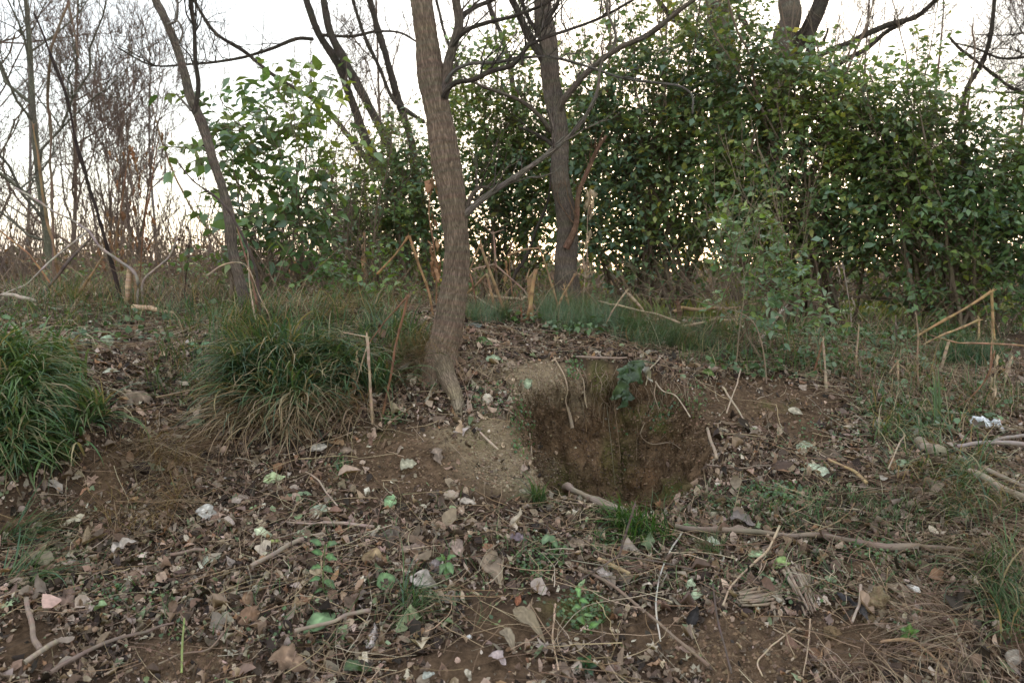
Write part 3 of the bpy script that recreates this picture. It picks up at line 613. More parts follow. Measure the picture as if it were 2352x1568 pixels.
# middle group behind the bank
cane('thickest upright tan cane stub in the middle of the broken canes', [(1217,637,0),(1220,690,0),(1226,740,0)], 14, 14)
cane('rusty stub leaning right beside the thickest stub', [(1200,705,0),(1203,745,0)], 6, 7, RU)
cane('pale cane with folded top just right of the thickest stub', [(1223,670,.0),(1232,620,-.02),(1222,700,.0),(1208,745,.05)], 8, 9, (.42,.26,.13))
canes('cane folded into a peak in front of the second trunk', [([(1320,628,0),(1318,700,0)], 10, 8, None, -1), ([(1320,630,0),(1290,680,.0),(1262,740,-.05)], 7, 6, None, -1)])
cane('short orange cane stub left of the blue green grass clump', [(1294,662,0),(1312,735,0)], 9, 8)
canes('tall thin cane with its peak bent left behind the trunk', [([(1102,560,0),(1131,634,0),(1170,735,0)], 6, 8, None, -1), ([(1102,562,0),(1070,640,.05)], 5, 4, 5.6, -1)])
canes('forked pinkish cane rising above the others', [([(1131,536,0),(1135,610,0),(1200,668,0),(1240,730,0)], 4, 7, None, -1), ([(1135,610,0),(1075,622,0)], 4, 4, 5.7, 0), ([(1131,538,0),(1112,520,0)], 3, 2, 5.7, 0), ([(1131,538,0),(1157,528,0)], 3, 2, 5.7, 0)], (.38,.25,.18))
canes('cane bent level with a hanging husk near the second trunk', [([(1236,570,0),(1258,631,0),(1290,735,0)], 5, 7, None, -1), ([(1236,571,0),(1200,577,0),(1165,590,0)], 5, 5, 5.6, 0)])
canes('cane folded over left of the big trunk', [([(936,541,0),(955,600,0),(978,660,0),(1000,730,0)], 7, 9, None, -1), ([(936,542,0),(905,585,0),(862,630,0)], 7, 6, 5.0, 0)], (.36,.21,.1))
cane('orange cane bent over right beside the big trunk', [(1060,680,.2),(1116,630,.0),(1125,665,0),(1140,725,0)], 6, 8)
cane('thin leaning cane touching the right of the big trunk', [(1060,590,.1),(1080,640,0),(1100,720,0)], 6, 6, RU)
stick('fallen_cane', 'pale cane lying across behind the orange stubs', 'fallen cane', [(1120,705),(1160,712),(1215,706)], 6, 5, PT, .07)
stick('fallen_cane', 'thin pale cane slanting down right of the trunk foot', 'fallen cane', [(1078,690),(1110,712),(1150,735)], 4, 4, PT, .05)
canes('folded dry stalk with a dark rusty leg in front of the trunk', [([(938,680,0),(905,800,0),(878,962,0)], 6, 9, None, -1), ([(938,680,0),(885,735,0),(842,790,0)], 7, 5, 3.62, 0)], RU)
canes('pale bare dead stalk in the drooping grass left of the trunk', [([(842,770,0),(850,850,0),(857,975,0)], 7, 9, None, -1), ([(845,785,0),(828,845,0),(815,905,0)], 5, 3, 3.6, 0), ([(845,770,0),(790,760,0)], 4, 2, 3.6, 0)], (.48,.35,.24))
canes('pale cane folded into a wide peak over the fine grass', [([(1440,672,0),(1405,715,0),(1378,760,0)], 6, 5, None, -1), ([(1440,672,0),(1475,705,0),(1508,745,0)], 7, 6, 4.9, 0)], (.45,.33,.22))
cane('dark snapped stub with a pale top right of the fine grass', [(1557,700,0),(1562,722,0),(1552,765,0)], 11, 9, (.16,.09,.06))
stick('fallen_cane', 'long orange cane lying from the dark stub towards the sapling', 'fallen cane', [(1545,754),(1620,742),(1700,728),(1790,712)], 7, 5, OR, .10)
stick('fallen_cane', 'shorter tan cane lying under the long orange cane', 'fallen cane', [(1560,775),(1620,765),(1690,755)], 7, 5, PT, .06)
stick('fallen_cane', 'thin pale cane arching over the fine blue green grass', 'fallen cane', [(1375,735),(1440,755),(1510,770),(1560,790)], 4, 5, PT, .12)
cane('pale stick leaning behind the sapling leaves', [(1795,712,0),(1770,745,0),(1740,790,0)], 9, 7, (.55,.44,.37))
# right side canes
canes('tall cane folded into a sharp peak at the far right', [([(2276,671,0),(2278,740,0),(2280,810,0)], 8, 9, None, -1), ([(2276,671,0),(2200,718,0),(2100,778,0)], 8, 6, 5.4, 0)], (.42,.27,.13))
canes('lower cane folded over left of the tall peaked cane', [([(2245,733,0),(2245,790,0)], 7, 7, None, -1), ([(2245,733,0),(2190,760,0),(2120,790,0)], 7, 5, 5.2, 0)], (.44,.30,.16))
canes('long level cane reaching in from the right edge', [([(2360,795,0),(2285,793,0),(2200,790,0),(2130,772,0)], 7, 4, 4.5, 0), ([(2280,793,0),(2276,850,0),(2268,885,0)], 5, 6, 4.5, -1)], (.36,.22,.13), name='bent_cane', cat='bent cane')
cane('pale cane stub bent at its top below the level cane', [(2178,789,0),(2168,820,0),(2160,858,0)], 6, 6, PT)
cane('thin upright dry stem left of the folded canes', [(2102,718,0),(2104,800,0),(2106,912,0)], 4, 5, (.33,.23,.15))
cane('pale straight cane in front of the right shrubs', [(1973,748,0),(1966,860,0)], 5, 5, PT)
cane('rusty cane sweeping down left from the level cane', [(2277,806,0),(2262,861,0),(2195,935,0),(2150,950,0)], 6, 3, RU, sharp=False)
cane('pale cane standing at the right beside frayed stems', [(2322,826,0),(2308,865,0),(2301,902,0)], 8, 6, PT)
cane('frayed tan dead stem standing right of the sapling', [(1892,785,0),(1896,840,0),(1900,902,0)], 6, 9, (.42,.32,.22))
cane('short rusty stem leaning on the frayed dead stem', [(1890,787,0),(1878,830,0),(1868,865,0)], 5, 5, RU)
canes('small forked dead stem on the slope right of centre', [([(2058,830,0),(2062,890,0)], 5, 5, None, -1), ([(2058,828,0),(2040,855,0)], 4, 4, 4.3, 0), ([(2062,835,0),(2085,855,0)], 3, 3, 4.3, 0)], (.45,.32,.2))
# left side
cane('long blackened cane leaning left across the bare trees', [(79,34,-.2),(118,134,-.2),(154,240,-.15),(178,346,-.1),(206,442,-.08),(235,538,-.04),(262,625,0),(279,692,0)], 5, 13, DK, sharp=False, name='blackened_cane', cat='cane', n=50)
cane('pale split stub right of the blackened cane', [(299,622,0),(290,700,0)], 12, 12, (.55,.38,.25))
cane('brown stub between two pale pieces at the left', [(312,624,.02),(314,665,.02),(313,702,0)], 11, 12, (.32,.21,.13))
cane('whitish branch arching from the left into the brown stub', [(38,432,.3),(110,475,.2),(182,518,.1),(205,532,.0),(230,565,0),(270,592,0),(312,626,.0),(316,705,0)], 5, 9, (.38,.31,.27), sharp=False, name='pale_branch', cat='branch', n=40)
cane('whitish forked branch right of the brown stub', [(425,495,.3),(408,545,.2),(390,592,.1),(355,620,0),(330,642,0),(327,700,0)], 4, 9, (.40,.32,.26), sharp=False, name='pale_branch', cat='branch', n=40)
stick('wood_piece', 'pale orange split wood piece lying right of the stubs', 'wood piece', [(307,719),(350,722),(403,728)], 15, 7, (.6,.42,.27), .02)
stick('wood_piece', 'pale stick half hidden in grass at the left edge', 'wood piece', [(10,697),(45,702),(85,710)], 8, 8, (.5,.42,.33), .05)
cane('orange cane rising behind the blackened cane', [(77,288,.2),(101,456,.1),(125,590,0),(142,672,0)], 5, 8, (.27,.17,.09), sharp=False)
cane('orange cane slanting up right behind the blackened cane', [(235,590,.1),(210,630,0),(172,684,0)], 5, 7, (.30,.19,.10))
canes('tall cane folded over at the top beside the grey tree', [([(156,2,0),(120,110,0),(113,250,.2),(118,420,.3),(125,660,.3)], 6, 8, None, -1), ([(156,2,0),(170,70,0),(182,136,0)], 6, 4, 6.0, 0)], (.22,.155,.11))
cane('pale thin cane crossing low in the left brush', [(200,530,.2),(130,590,.1),(60,655,0),(0,680,0)], 5, 4, (.5,.42,.36))
cane('dark branch leaning right in the left brush', [(207,545,.1),(160,600,0),(100,680,0)], 6, 9, (.16,.12,.10), sharp=False)
cane('brown cane crossing low at the far left edge', [(0,532,.2),(70,590,.1),(135,680,0)], 4, 5, (.35,.2,.1))
cane('dark dead shoot arching onto the slim tree', [(415,379,-.1),(442,413,-.1),(504,461,-.1),(542,518,-.1),(571,580,-.05),(590,640,0),(602,745,0)], 5, 8, (.11,.08,.07), sharp=False, name='dead_shoot', cat='dead shoot', n=40)
cane('pale straw stem in front of the slim tree', [(568,560,0),(572,640,0),(592,750,0)], 3, 5, (.48,.38,.27), sharp=False)
cane('reddish dead stem just right of the slim tree', [(545,520,.0),(562,590,0),(582,660,0),(602,735,0)], 4, 9, (.27,.15,.1), sharp=False)
cane('bent pale stalk peaking beside the slim tree', [(478,635,0),(515,612,0),(552,608,.0),(600,690,0),(640,760,0)], 4, 4, (.45,.33,.22), sharp=False)
cane('brown climbing stem slanting across behind the slim tree', [(345,230,.2),(372,330,.15),(410,420,.1),(455,500,.05),(505,560,0),(540,640,0)], 4, 7, (.35,.24,.13), sharp=False, name='dead_shoot', cat='dead shoot')
# sticks on the forest floor
FS = 'fallen sticks on the leaf litter'
S = lambda label, pts, w0, w1, col, lift=None, **k: stick(k.pop('name', 'fallen_stick'), label, k.pop('cat', 'stick'), pts, w0, w1, col, lift, FS, **k)
S('half buried grey log at the front rim of the hole', [(1305,1128),(1366,1158),(1430,1190)], 13, 17, (.31,.245,.19), .010, name='log', cat='log', rough=.3)
S('long grey log lying level below the hole', [(1551,1222),(1626,1232),(1726,1238),(1801,1242),(1926,1255),(2026,1268),(2126,1273),(2236,1279)], 15, 11, (.25,.195,.15), .020, name='log', cat='log', rough=.35)
S('thin dark twig running right above the long grey log', [(1881,1220),(2026,1252),(2181,1304)], 3, 6, (.13,.09,.06), .03)
S('pale peeled stick curving down across the long grey log', [(1791,1227),(1766,1277),(1716,1327),(1676,1372),(1660,1412)], 6, 5, (.5,.38,.26), .03)
S('thin white stick lying down the slope below the bright tuft', [(1566,1237),(1531,1302),(1511,1367),(1508,1440),(1516,1492)], 4, 4, (.55,.5,.43), .025)
canes('forked dark twig raised over the litter below the hole', [([(1458,1162,0),(1440,1220,0),(1423,1280,0)], 5, 6, 2.62, -1), ([(1423,1280,0),(1326,1337,0),(1231,1422,0)], 6, 6, 2.6, -1), ([(1423,1280,0),(1526,1297,0),(1701,1342,0),(1776,1380,0),(1841,1452,0)], 5, 3, 2.6, 0)], (.15,.11,.09), group=FS, name='forked_twig', cat='twig')
S('dark twig running down to the bottom edge', [(1636,1362),(1651,1462),(1678,1572)], 5, 6, (.12,.09,.075), .03)
S('long brown stick slanting down to the bottom centre right', [(1331,1317),(1446,1392),(1516,1452),(1625,1546)], 8, 8, (.26,.19,.14), .02)
S('short tan stick above the long brown stick', [(1376,1308),(1446,1340)], 9, 8, (.42,.3,.17), .03)
S('thin branching tan root on the bottom right earth', [(1776,1455),(1846,1495),(1890,1532),(1905,1568)], 3, 4, (.5,.38,.26), .015)
S('tan root crossing the thin branching root', [(1826,1455),(1762,1512),(1738,1545),(1750,1572)], 4, 3, (.5,.38,.26), .02)
S('third tan root on the bottom right earth', [(1860,1435),(1858,1480),(1845,1568)], 4, 3, (.46,.34,.23), .02)
S('orange brown stick arching at the bottom right', [(2021,1503),(2101,1500),(2141,1533),(2173,1572)], 6, 7, (.42,.28,.16), .03)
S('short pale stick standing by the dark bark scrap', [(1976,1372),(1971,1422),(1956,1457)], 7, 6, (.4,.32,.25), .04)
S('slender tan stick right of the big curled leaf', [(1276,1402),(1268,1482),(1283,1555)], 5, 4, (.5,.36,.24), .02)
S('smooth grey stick pointing up right in the left litter', [(575,1322),(640,1290),(697,1262)], 9, 11, (.33,.26,.2), .03)
S('grey stick beside the large green fallen leaf', [(675,1472),(760,1452),(852,1428)], 11, 10, (.32,.25,.19), .03)
S('thin pinkish stick lying level above the yellow leaf', [(660,1212),(740,1215),(800,1217),(858,1223)], 5, 7, (.42,.32,.26), .02)
S('bark covered stick standing up at the lower left edge', [(63,1392),(72,1452),(90,1512)], 16, 15, (.28,.21,.165), .02, rough=.25)
S('stick pointing into the lower left corner', [(58,1540),(100,1510),(143,1486)], 13, 12, (.36,.29,.22), .02)
S('long crooked dark stick across the bottom left earth', [(120,1572),(200,1524),(280,1486),(340,1472),(400,1454)], 12, 6, (.2,.15,.12), .03)
S('thin curving vine across the bottom left earth', [(365,1540),(425,1516),(480,1506),(520,1462)], 5, 4, (.25,.18,.13), .02)
S('green upright stem at the bottom left', [(424,1442),(421,1500),(418,1568)], 4, 5, (.28,.33,.12), .03, name='green_stem', cat='stem')
S('short brown stick lying level in the left litter', [(390,1290),(430,1284),(472,1279)], 7, 7, (.27,.19,.15), .02)
S('grey branch entering from the right edge', [(2195,1058),(2273,1052),(2300,1054),(2358,1061)], 6, 11, (.34,.28,.25), .06, name='fallen_branch', cat='branch')
S('side fork of the grey branch at the right edge', [(2280,1053),(2310,1044),(2358,1040)], 6, 8, (.3,.25,.22), .07, name='fallen_branch', cat='branch')
S('frayed rotten log end under the coarse grass at right', [(2098,1025),(2128,1045),(2158,1062)], 16, 26, (.36,.29,.22), .02, name='log', cat='log', rough=.4)
S('thick pale log slanting out of the right edge', [(2223,1103),(2273,1128),(2358,1172)], 15, 17, (.38,.31,.23), .03, name='log', cat='log', rough=.2)
S('thinner log behind the thick pale log at right', [(2262,1100),(2300,1120),(2358,1150)], 9, 10, (.34,.28,.22), .04, name='log', cat='log')
S('stick standing on the slope right of the hole', [(1626,1005),(1636,1040),(1645,1077)], 6, 7, (.36,.28,.2), .04)
S('thin pale stick slanting right of the wilted leaves', [(1659,908),(1690,955),(1716,998)], 4, 4, (.46,.37,.27), .04)
S('thin pale stick leaning the other way across bare soil', [(1702,872),(1688,915),(1667,974)], 4, 3, (.42,.33,.24), .05)
S('long thin twig lying level right of the hole', [(1622,1079),(1700,1087),(1801,1080)], 4, 4, (.24,.18,.14), .02)
S('tan stick slanting down below the curled bark at right', [(1902,1072),(1950,1095),(1992,1130)], 5, 8, (.46,.32,.17), .03)
S('upright pale stick right of the green fallen leaves', [(2075,1027),(2052,1075),(2040,1105)], 4, 4, (.45,.35,.25), .05)
S('brown twig lying along the top rim of the hole', [(1322,834),(1380,836),(1440,835)], 5, 5, (.3,.22,.17), .03)
S('pale straw stick lying on the earth left of the hole', [(1102,1003),(1125,1025),(1145,1043)], 5, 4, (.5,.4,.3), .02)
S('pale slanted straw at the left of the leafy gully', [(583,855),(560,910),(533,990)], 4, 4, (.46,.37,.27), .06)
S('thin brown cane pointing right in the left gully', [(360,938),(440,922),(530,907)], 4, 4, (.38,.27,.17), .05)
S('snapped stick slanting over bare soil left of centre', [(703,1102),(745,1145),(775,1182)], 4, 4, (.45,.35,.27), .03)

# hanging roots on the pit wall
def hang(label, pts, w0, w1, col=(.42,.32,.22), off=.03, name='hanging_root', cat='root', n=22, group='roots hanging into the hole'):
    p = G([a for a, _ in pts], [b_ for _, b_ in pts]); k = np.linspace(0, 1, len(p))[:, None]
    p = p+np.array([0, -1, .35])*off*(.4+k); q_ = cr(p, n); r = px_r(np.linspace(w0, w1, n), q_[:, 1])
    b = MB(); tubes(b, q_, r, 6, jit(col, n, .15), cap=True, rough=r.mean()*.2); return setp(obj(name, b, M_stem, loc=p[0]), label, cat, group)
hang('long pale root hanging down the middle of the pit wall', [(1267,815),(1281,838),(1298,872),(1303,901),(1298,918),(1303,944),(1312,982)], 3, 4)
hang('shrivelled root end hanging at the bottom of the long root', [(1304,935),(1308,955),(1313,985)], 4, 9, (.35,.27,.19))
hang('shorter pale root right of the long root', [(1324,846),(1339,877),(1341,908),(1346,940)], 4, 4)
hang('thin looping root between the pale roots and the wilted leaves', [(1370,833),(1368,856),(1380,880),(1378,912),(1398,938)], 2, 2, (.33,.25,.17))
hang('tan root hanging against the dark left wall of the hole', [(1216,995),(1219,1028),(1216,1068)], 4, 7, (.40,.30,.21))
hang('pale rootlet bent over right of the wilted leaves', [(1525,813),(1505,835),(1488,856),(1480,889)], 4, 3, (.52,.42,.3))
hang('pale root running down right over the rim', [(1504,877),(1519,898),(1548,910),(1566,935),(1581,961)], 3, 4, (.5,.4,.29))
hang('short forked root under the rim at right', [(1506,880),(1501,905),(1511,946)], 3, 2)
hang('thin root curling low on the right of the pit wall', [(1481,970),(1470,1000),(1490,1020),(1530,1018),(1560,1033)], 2, 2, (.3,.22,.15))
b = MB()
for k in range(90):
    u0 = U(1200, 1600); v0 = U(835, 900); q_ = G(u0+np.cumsum(U(-9, 9, 6)), v0+np.arange(6)*U(6, 18)); q_ = q_+np.array([0, -1, .3])*U(.006, .02)
    tubes(b, cr(q_, 10), np.linspace(.0012, .0006, 10), 4, jit((.34,.26,.18), 10))
setp(obj('fine_roots', b, M_stem), 'mat of fine rootlets hanging from the upper rim of the hole', 'rootlets', kind='stuff')

# ------------------------------------------------------------------ notable single leaves
def big_leaf(b, p0, p1, nrm, wr, col, curl=.6, fold=.3, wave=.06, lobed=False, K=15, Wn=9, cup=0.0, col2=None, seed=None):
    seed = int(U(0, 999)) if seed is None else seed
    ax = p1-p0; L = np.linalg.norm(ax); ax = ax/L; sd = norm(np.cross(ax, nrm)); nn = np.cross(sd, ax)
    t = np.linspace(0, 1, K)[:, None]; s = np.linspace(-1, 1, Wn)[None]
    prof = np.sin(np.pi*t**.85)**.75*(1-.25*t)+.015
    if lobed: prof = prof*(.72+.38*np.abs(np.sin(t*np.pi*3.3)))
    x = s*prof*wr*.5; ca = curl*(t-.5)
    yy = (np.sin(ca)/curl if abs(curl) > 1e-3 else t-.5)+0*s; zz = ((np.cos(ca)-1)/curl if abs(curl) > 1e-3 else 0*t)+fold*np.abs(x)+cup*(x/wr*2)**2*wr
    q_ = np.stack([x+0*t, yy, 0*yy+seed], -1); zz = zz+wave*vnoise(q_*5, 2)+wave*.5*vnoise(q_*13, 4)
    x = x*(1+.28*vnoise(q_*np.array([.6, 5, 1])+9, 3))+wave*.7*vnoise(q_*6+9, 3)
    V = (p0+p1)/2+L*(x[..., None]*sd+yy[..., None]*ax+zz[..., None]*nn)
    id_ = np.arange(K*Wn).reshape(K, Wn); f = np.stack([id_[:-1, :-1], id_[1:, :-1], id_[1:, 1:], id_[:-1, 1:]], -1).reshape(-1, 4)
    c = np.zeros((K, Wn, 3))+np.array(col); vein = np.exp(-(s*6)**2)[..., None]+0*t[..., None]; c = c*(1+.4*vein)*(1+.38*vnoise(q_*6, 7))[..., None]*(1-.35*(np.abs(s) > .8))[..., None]
    c = c*(1+.22*(np.abs(((t*9-np.abs(s)*1.6) % 1)-.5) < .09))[..., None]
    if col2 is not None: k = np.clip(vnoise(q_*4, 11)*2, 0, 1)[..., None]; c = c*(1-k)+np.array(col2)*k
    b.add(V, f, c.reshape(-1, 3), np.stack([x+0*t, yy, 0*yy+seed], -1).reshape(-1, 3))
def fleaf(label, u, v, ln, ang, wr, col, curl=.6, fold=.3, wave=.06, lift=.02, lobed=False, cup=0., tiltc=.35, col2=None, m=None, name='fallen_leaf', group='single leaves lying on the slope'):
    a = RAD(ang); c = G1(u, v); y = c[1]
    dpx = np.array([math.cos(a), -math.sin(a)])*ln*.5; q0 = G1(u-dpx[0], v-dpx[1]); q1 = G1(u+dpx[0], v+dpx[1])
    ax = q1-q0; Lm = ln/F*y
    if np.linalg.norm(ax) > Lm*1.6: ax = P(u+dpx[0], v+dpx[1], y+.25*Lm*math.sin(a))-P(u-dpx[0], v-dpx[1], y-.25*Lm*math.sin(a))
    nr_ = norm(gnormal(np.array([c[0]]), np.array([c[1]]))[0]*(1-tiltc)+norm(CAM-c)*tiltc+U(-.12, .12, 3))
    col = np.array(col); col = (col*.8+col.mean()*.2*np.array([1.1, 1, .85]))*(1.05 if col[1] > col[0] else .85)
    c = c+nr_*lift; b = MB(); big_leaf(b, c-ax/2, c+ax/2, nr_, wr, col, curl, fold, wave, lobed, cup=cup, col2=col2)
    return setp(obj(name, b, m or M_litter, loc=c), label, 'leaf', group)
PG = (.34,.44,.25); GR = (.14,.25,.10); BR = (.30,.19,.11); GW = (.55,.48,.42)
fleaf('large green pointed leaf beside the grey stick', 740,1435,100,32,.38,(.16,.27,.12),.3,.2)
fleaf('dark glossy green leaf at the bottom edge left of centre', 821,1540,68,-8,.55,(.05,.10,.02),.5,.2,m=M_leaf)
fleaf('green leaf half upright in the litter above the white cocoon leaf', 890,1348,62,-60,.62,(.15,.27,.11),.4,.2,tiltc=.6)
fleaf('triangular tan yellow leaf in the litter left of centre', 857,1284,52,70,.95,(.42,.29,.15),.4,.2,tiltc=.7)
fleaf('whitish curled leaf like a folded shell in the centre left', 970,1340,78,-20,.55,GW,1.6,.9,.12,.035,cup=-.5,tiltc=.6)
fleaf('pale rolled cocoon shaped leaf above the dark glossy leaf', 857,1455,58,70,.6,(.58,.5,.46),.9,-.6,.08,.035,cup=-1.2,tiltc=.7)
fleaf('pale crumpled leaf lying left of centre in the litter', 285,1262,66,12,.5,(.6,.52,.46),1.2,.6,.16,.03)
fleaf('pale lobed leaf with a silvery back near the left litter', 476,1187,46,-50,.9,(.6,.58,.53),.8,.4,.1,.03,lobed=True,tiltc=.6)
fleaf('bright pale green leaf highest on the left slope', 632,1104,54,10,.5,(.42,.52,.26),.5,.3)
fleaf('dull green narrow leaf right of the bright pale green leaf', 686,1141,62,8,.34,(.22,.31,.17),.4,.3)
fleaf('grey green leaf on the litter below the bare soil', 735,1180,46,40,.7,(.34,.42,.3),.5,.2)
fleaf('green leaf at the edge of the bare soil left of the hole', 896,1154,36,60,.75,(.24,.42,.19),.5,.2,tiltc=.6)
fleaf('pale notched leaf lying on the bare soil left of the hole', 938,1072,40,5,.85,(.38,.36,.25),.4,.2,.08,lobed=True)
fleaf('pale yellow green leaf in the left litter', 606,1232,52,-25,.5,(.42,.48,.3),.6,.3)
fleaf('green leaf left of the trailing green plant', 697,1237,46,5,.55,(.38,.5,.28),.5,.25)
fleaf('pale green folded leaf at the left of the grey stick', 490,1290,56,25,.36,(.44,.48,.36),.9,.6)
fleaf('large brown lobed leaf at the bottom left of centre', 662,1528,92,-12,.62,(.29,.18,.11),.7,.4,.12,lobed=True)
fleaf('mottled brown leaf in the middle of the left litter', 578,1428,66,-70,.75,(.25,.14,.08),.6,.4,.1,lobed=True,tiltc=.55)
fleaf('curved brown leaf strip standing in the left litter', 570,1390,58,-80,.4,(.33,.19,.1),1.2,.6,tiltc=.6)
fleaf('long olive tan leaf arching over the bare earth below centre', 1214,1436,112,-48,.30,(.36,.28,.17),.9,.5,.05,.05,tiltc=.5)
fleaf('olive tan curled leaf left of the long arching leaf', 1165,1475,66,-55,.45,(.34,.27,.18),1.5,.5,.06,.04,tiltc=.6)
fleaf('tan brown wrinkled leaf on the litter above the bare earth', 1128,1312,84,-55,.42,(.38,.28,.19),.8,.5,.1,.03,tiltc=.5)
fleaf('purple grey leaf below the hole near the small rim tuft', 1187,1243,46,-8,.6,(.24,.18,.21),.6,.3,.08,lobed=True)
fleaf('pale brown pointed leaf left of the purple grey leaf', 1050,1262,44,-65,.7,(.34,.24,.19),.5,.3,tiltc=.6)
fleaf('grey purple heart shaped leaf beside the whitish shell leaf', 1000,1307,40,-80,.75,(.27,.22,.22),.5,.3,tiltc=.6)
fleaf('pale green leaf of the pair below the long grey log, upright one', 1586,1352,42,80,.62,(.42,.52,.33),.4,.2,tiltc=.6)
fleaf('pale green leaf of the pair below the long grey log, lying one', 1602,1372,52,22,.5,(.42,.54,.33),.4,.2,tiltc=.6)
fleaf('green and white leaf close to the curving peeled stick', 1740,1282,48,-10,.6,(.3,.42,.22),.6,.3)
fleaf('bright green folded leaf right of the curving peeled stick', 1800,1299,44,25,.5,(.24,.36,.1),1.0,.5)
fleaf('long tan leaf by the white scrap at the lower right', 2068,1370,84,-38,.38,(.36,.27,.18),.8,.5)
fleaf('grey brown curled leaf below the green cover right of the hole', 1702,1202,72,-14,.34,(.24,.2,.19),1.0,.6,.1,.03)
fleaf('large brown bark like curled leaf on the slope right of the hole', 1900,1055,72,12,.42,(.19,.14,.1),.8,.6,.08,.03)
fleaf('pale green triangular leaf right of the hole', 1853,1034,46,15,.8,(.34,.42,.28),.4,.2)
fleaf('long pale green leaf under the brown curled leaf', 1860,1080,60,8,.34,(.42,.5,.34),.5,.3)
fleaf('pale green leaf pointing down next to the tan stick', 1892,1093,38,-30,.8,(.46,.54,.38),.4,.2)
fleaf('green oval leaf on the right slope beside the frayed log', 2072,1070,44,-4,.6,(.34,.46,.28),.4,.2)
fleaf('green leaf in the long grass at the lower right', 2205,1186,48,-50,.6,(.2,.3,.17),.5,.3)
fleaf('flat green leaf at the head of the hole', 1207,880,36,8,.6,(.3,.38,.24),.3,.2,lift=.01)
fleaf('green grey leaf lying behind the head of the hole', 1133,828,36,3,.55,(.27,.36,.22),.3,.2)
fleaf('dark green leaf folded near the trunk foot', 1112,792,40,-10,.7,(.08,.14,.04),.8,.4)
fleaf('dark bluish leaf right behind the trunk foot', 1094,756,40,-20,.5,(.10,.14,.13),.8,.4)
fleaf('dark green leaf right of the wilted leaves', 1625,862,34,-15,.6,(.10,.16,.03),1.2,.5)
fleaf('pale leaf near the foot of the sapling', 1796,852,26,0,.8,(.55,.62,.46),.3,.3)
fleaf('tan leaf on the litter above the green cover on the right', 1826,950,36,-20,.6,(.45,.4,.29),.4,.3)
fleaf('green leaf in the gully left of the drooping grass', 450,975,44,12,.6,(.20,.3,.17),.4,.2)
fleaf('pale leaf on top of the left bank', 255,857,44,4,.3,(.6,.63,.5),.5,.4)
fleaf('pale green leaf flat on the ground behind the left bank', 250,795,42,-60,.7,(.3,.42,.27),.4,.2)
fleaf('grey green leaf lying in the straw of the left gully', 345,1078,66,-8,.42,(.27,.33,.21),.5,.3)
fleaf('big dry curled tan leaf behind the left grass clump', 312,915,76,-25,.6,(.36,.26,.18),2.0,.4,.12,.04,cup=-.6,tiltc=.5)
fleaf('white shell like scrap leaf in the lower right litter', 2096,1355,40,-30,.5,(.75,.72,.68),.8,.8,.05,.03,cup=-.8,tiltc=.6)
fleaf('pale leaf scrap below the bright tuft on the litter', 1640,1252,38,-18,.5,(.62,.66,.52),.5,.4)
fleaf('light green leaf at the lower left of the cover patch', 626,1485,28,-70,.8,(.3,.42,.18),.4,.2,tiltc=.6)
fleaf('tan leaf at the right bank under the grey branch', 2200,1180,50,-12,.6,(.42,.3,.18),.8,.4,lobed=True)
fleaf('pale leaf right of the bottom edge tangle', 2325,1515,44,60,.6,(.38,.33,.27),.7,.4)
fleaf('dark slate bark scrap in the lower right litter', 1938,1385,70,-30,.42,(.07,.065,.07),.6,.5,.12,.03,name='bark_scrap')
fleaf('second dark bark scrap beside the first on the lower right', 1975,1415,50,-60,.45,(.09,.085,.09),.9,.5,.12,.03,name='bark_scrap')
fleaf('dark wet leaf on the earth below the long brown stick', 1590,1425,60,70,.42,(.035,.03,.03),.8,.5)
fleaf('brown leaf hanging at the right edge of the bare soil', 1005,1050,44,-70,.45,(.26,.19,.14),.8,.4,tiltc=.6)
for (lab, u, v, l, a, wr, c) in [('narrow dry brown leaf left of the pale notched leaf', 800,1040,40,5,.4,(.24,.17,.12)),('whitish crumpled leaf at the foot of the drooping grass', 732,1035,44,10,.6,(.5,.45,.38)),
    ('pinkish curled leaf in the left middle litter', 556,1152,44,20,.5,(.45,.36,.3)),('orange brown leaf near the bottom centre', 1192,1385,26,70,.7,(.38,.13,.06)),('cream leaf pointing down at the bottom centre', 1075,1560,34,-70,.5,(.5,.44,.34)),
    ('pinkish white leaf on the bottom centre earth', 1142,1520,44,-30,.6,(.48,.38,.37)),('grey green leaf below the pinkish white leaf', 985,1560,30,20,.6,(.36,.38,.33)),('pale stone coloured leaf beside the small rock', 1075,1160,40,-5,.6,(.5,.42,.34)),
    ('pale leaf left of the small rim tuft', 1205,1135,30,-10,.5,(.5,.42,.32)),('brown ragged leaf left of the bright tuft', 1325,1258,50,0,.5,(.32,.23,.16)),('olive green leaf lying in the litter by the trailing plant', 630,1250,40,0,.35,(.3,.36,.1)),
    ('tan lobed leaf below the trailing green plant', 700,1390,58,25,.45,(.36,.25,.13)),('dark brown leaf right of the trailing green plant', 905,1235,50,60,.7,(.2,.15,.12)),('pale leaf under the left grass tuft', 85,1215,34,-50,.5,(.5,.42,.34)),
    ('brown leaf lying by the left edge grass tuft', 165,1370,60,55,.5,(.25,.16,.12)),('pale scrap of leaf next to the forked twig', 1390,1330,44,-40,.5,(.45,.38,.34))]:
    fleaf(lab, u, v, l, a, wr, c, U(.4, 1), U(.2, .5), .09)

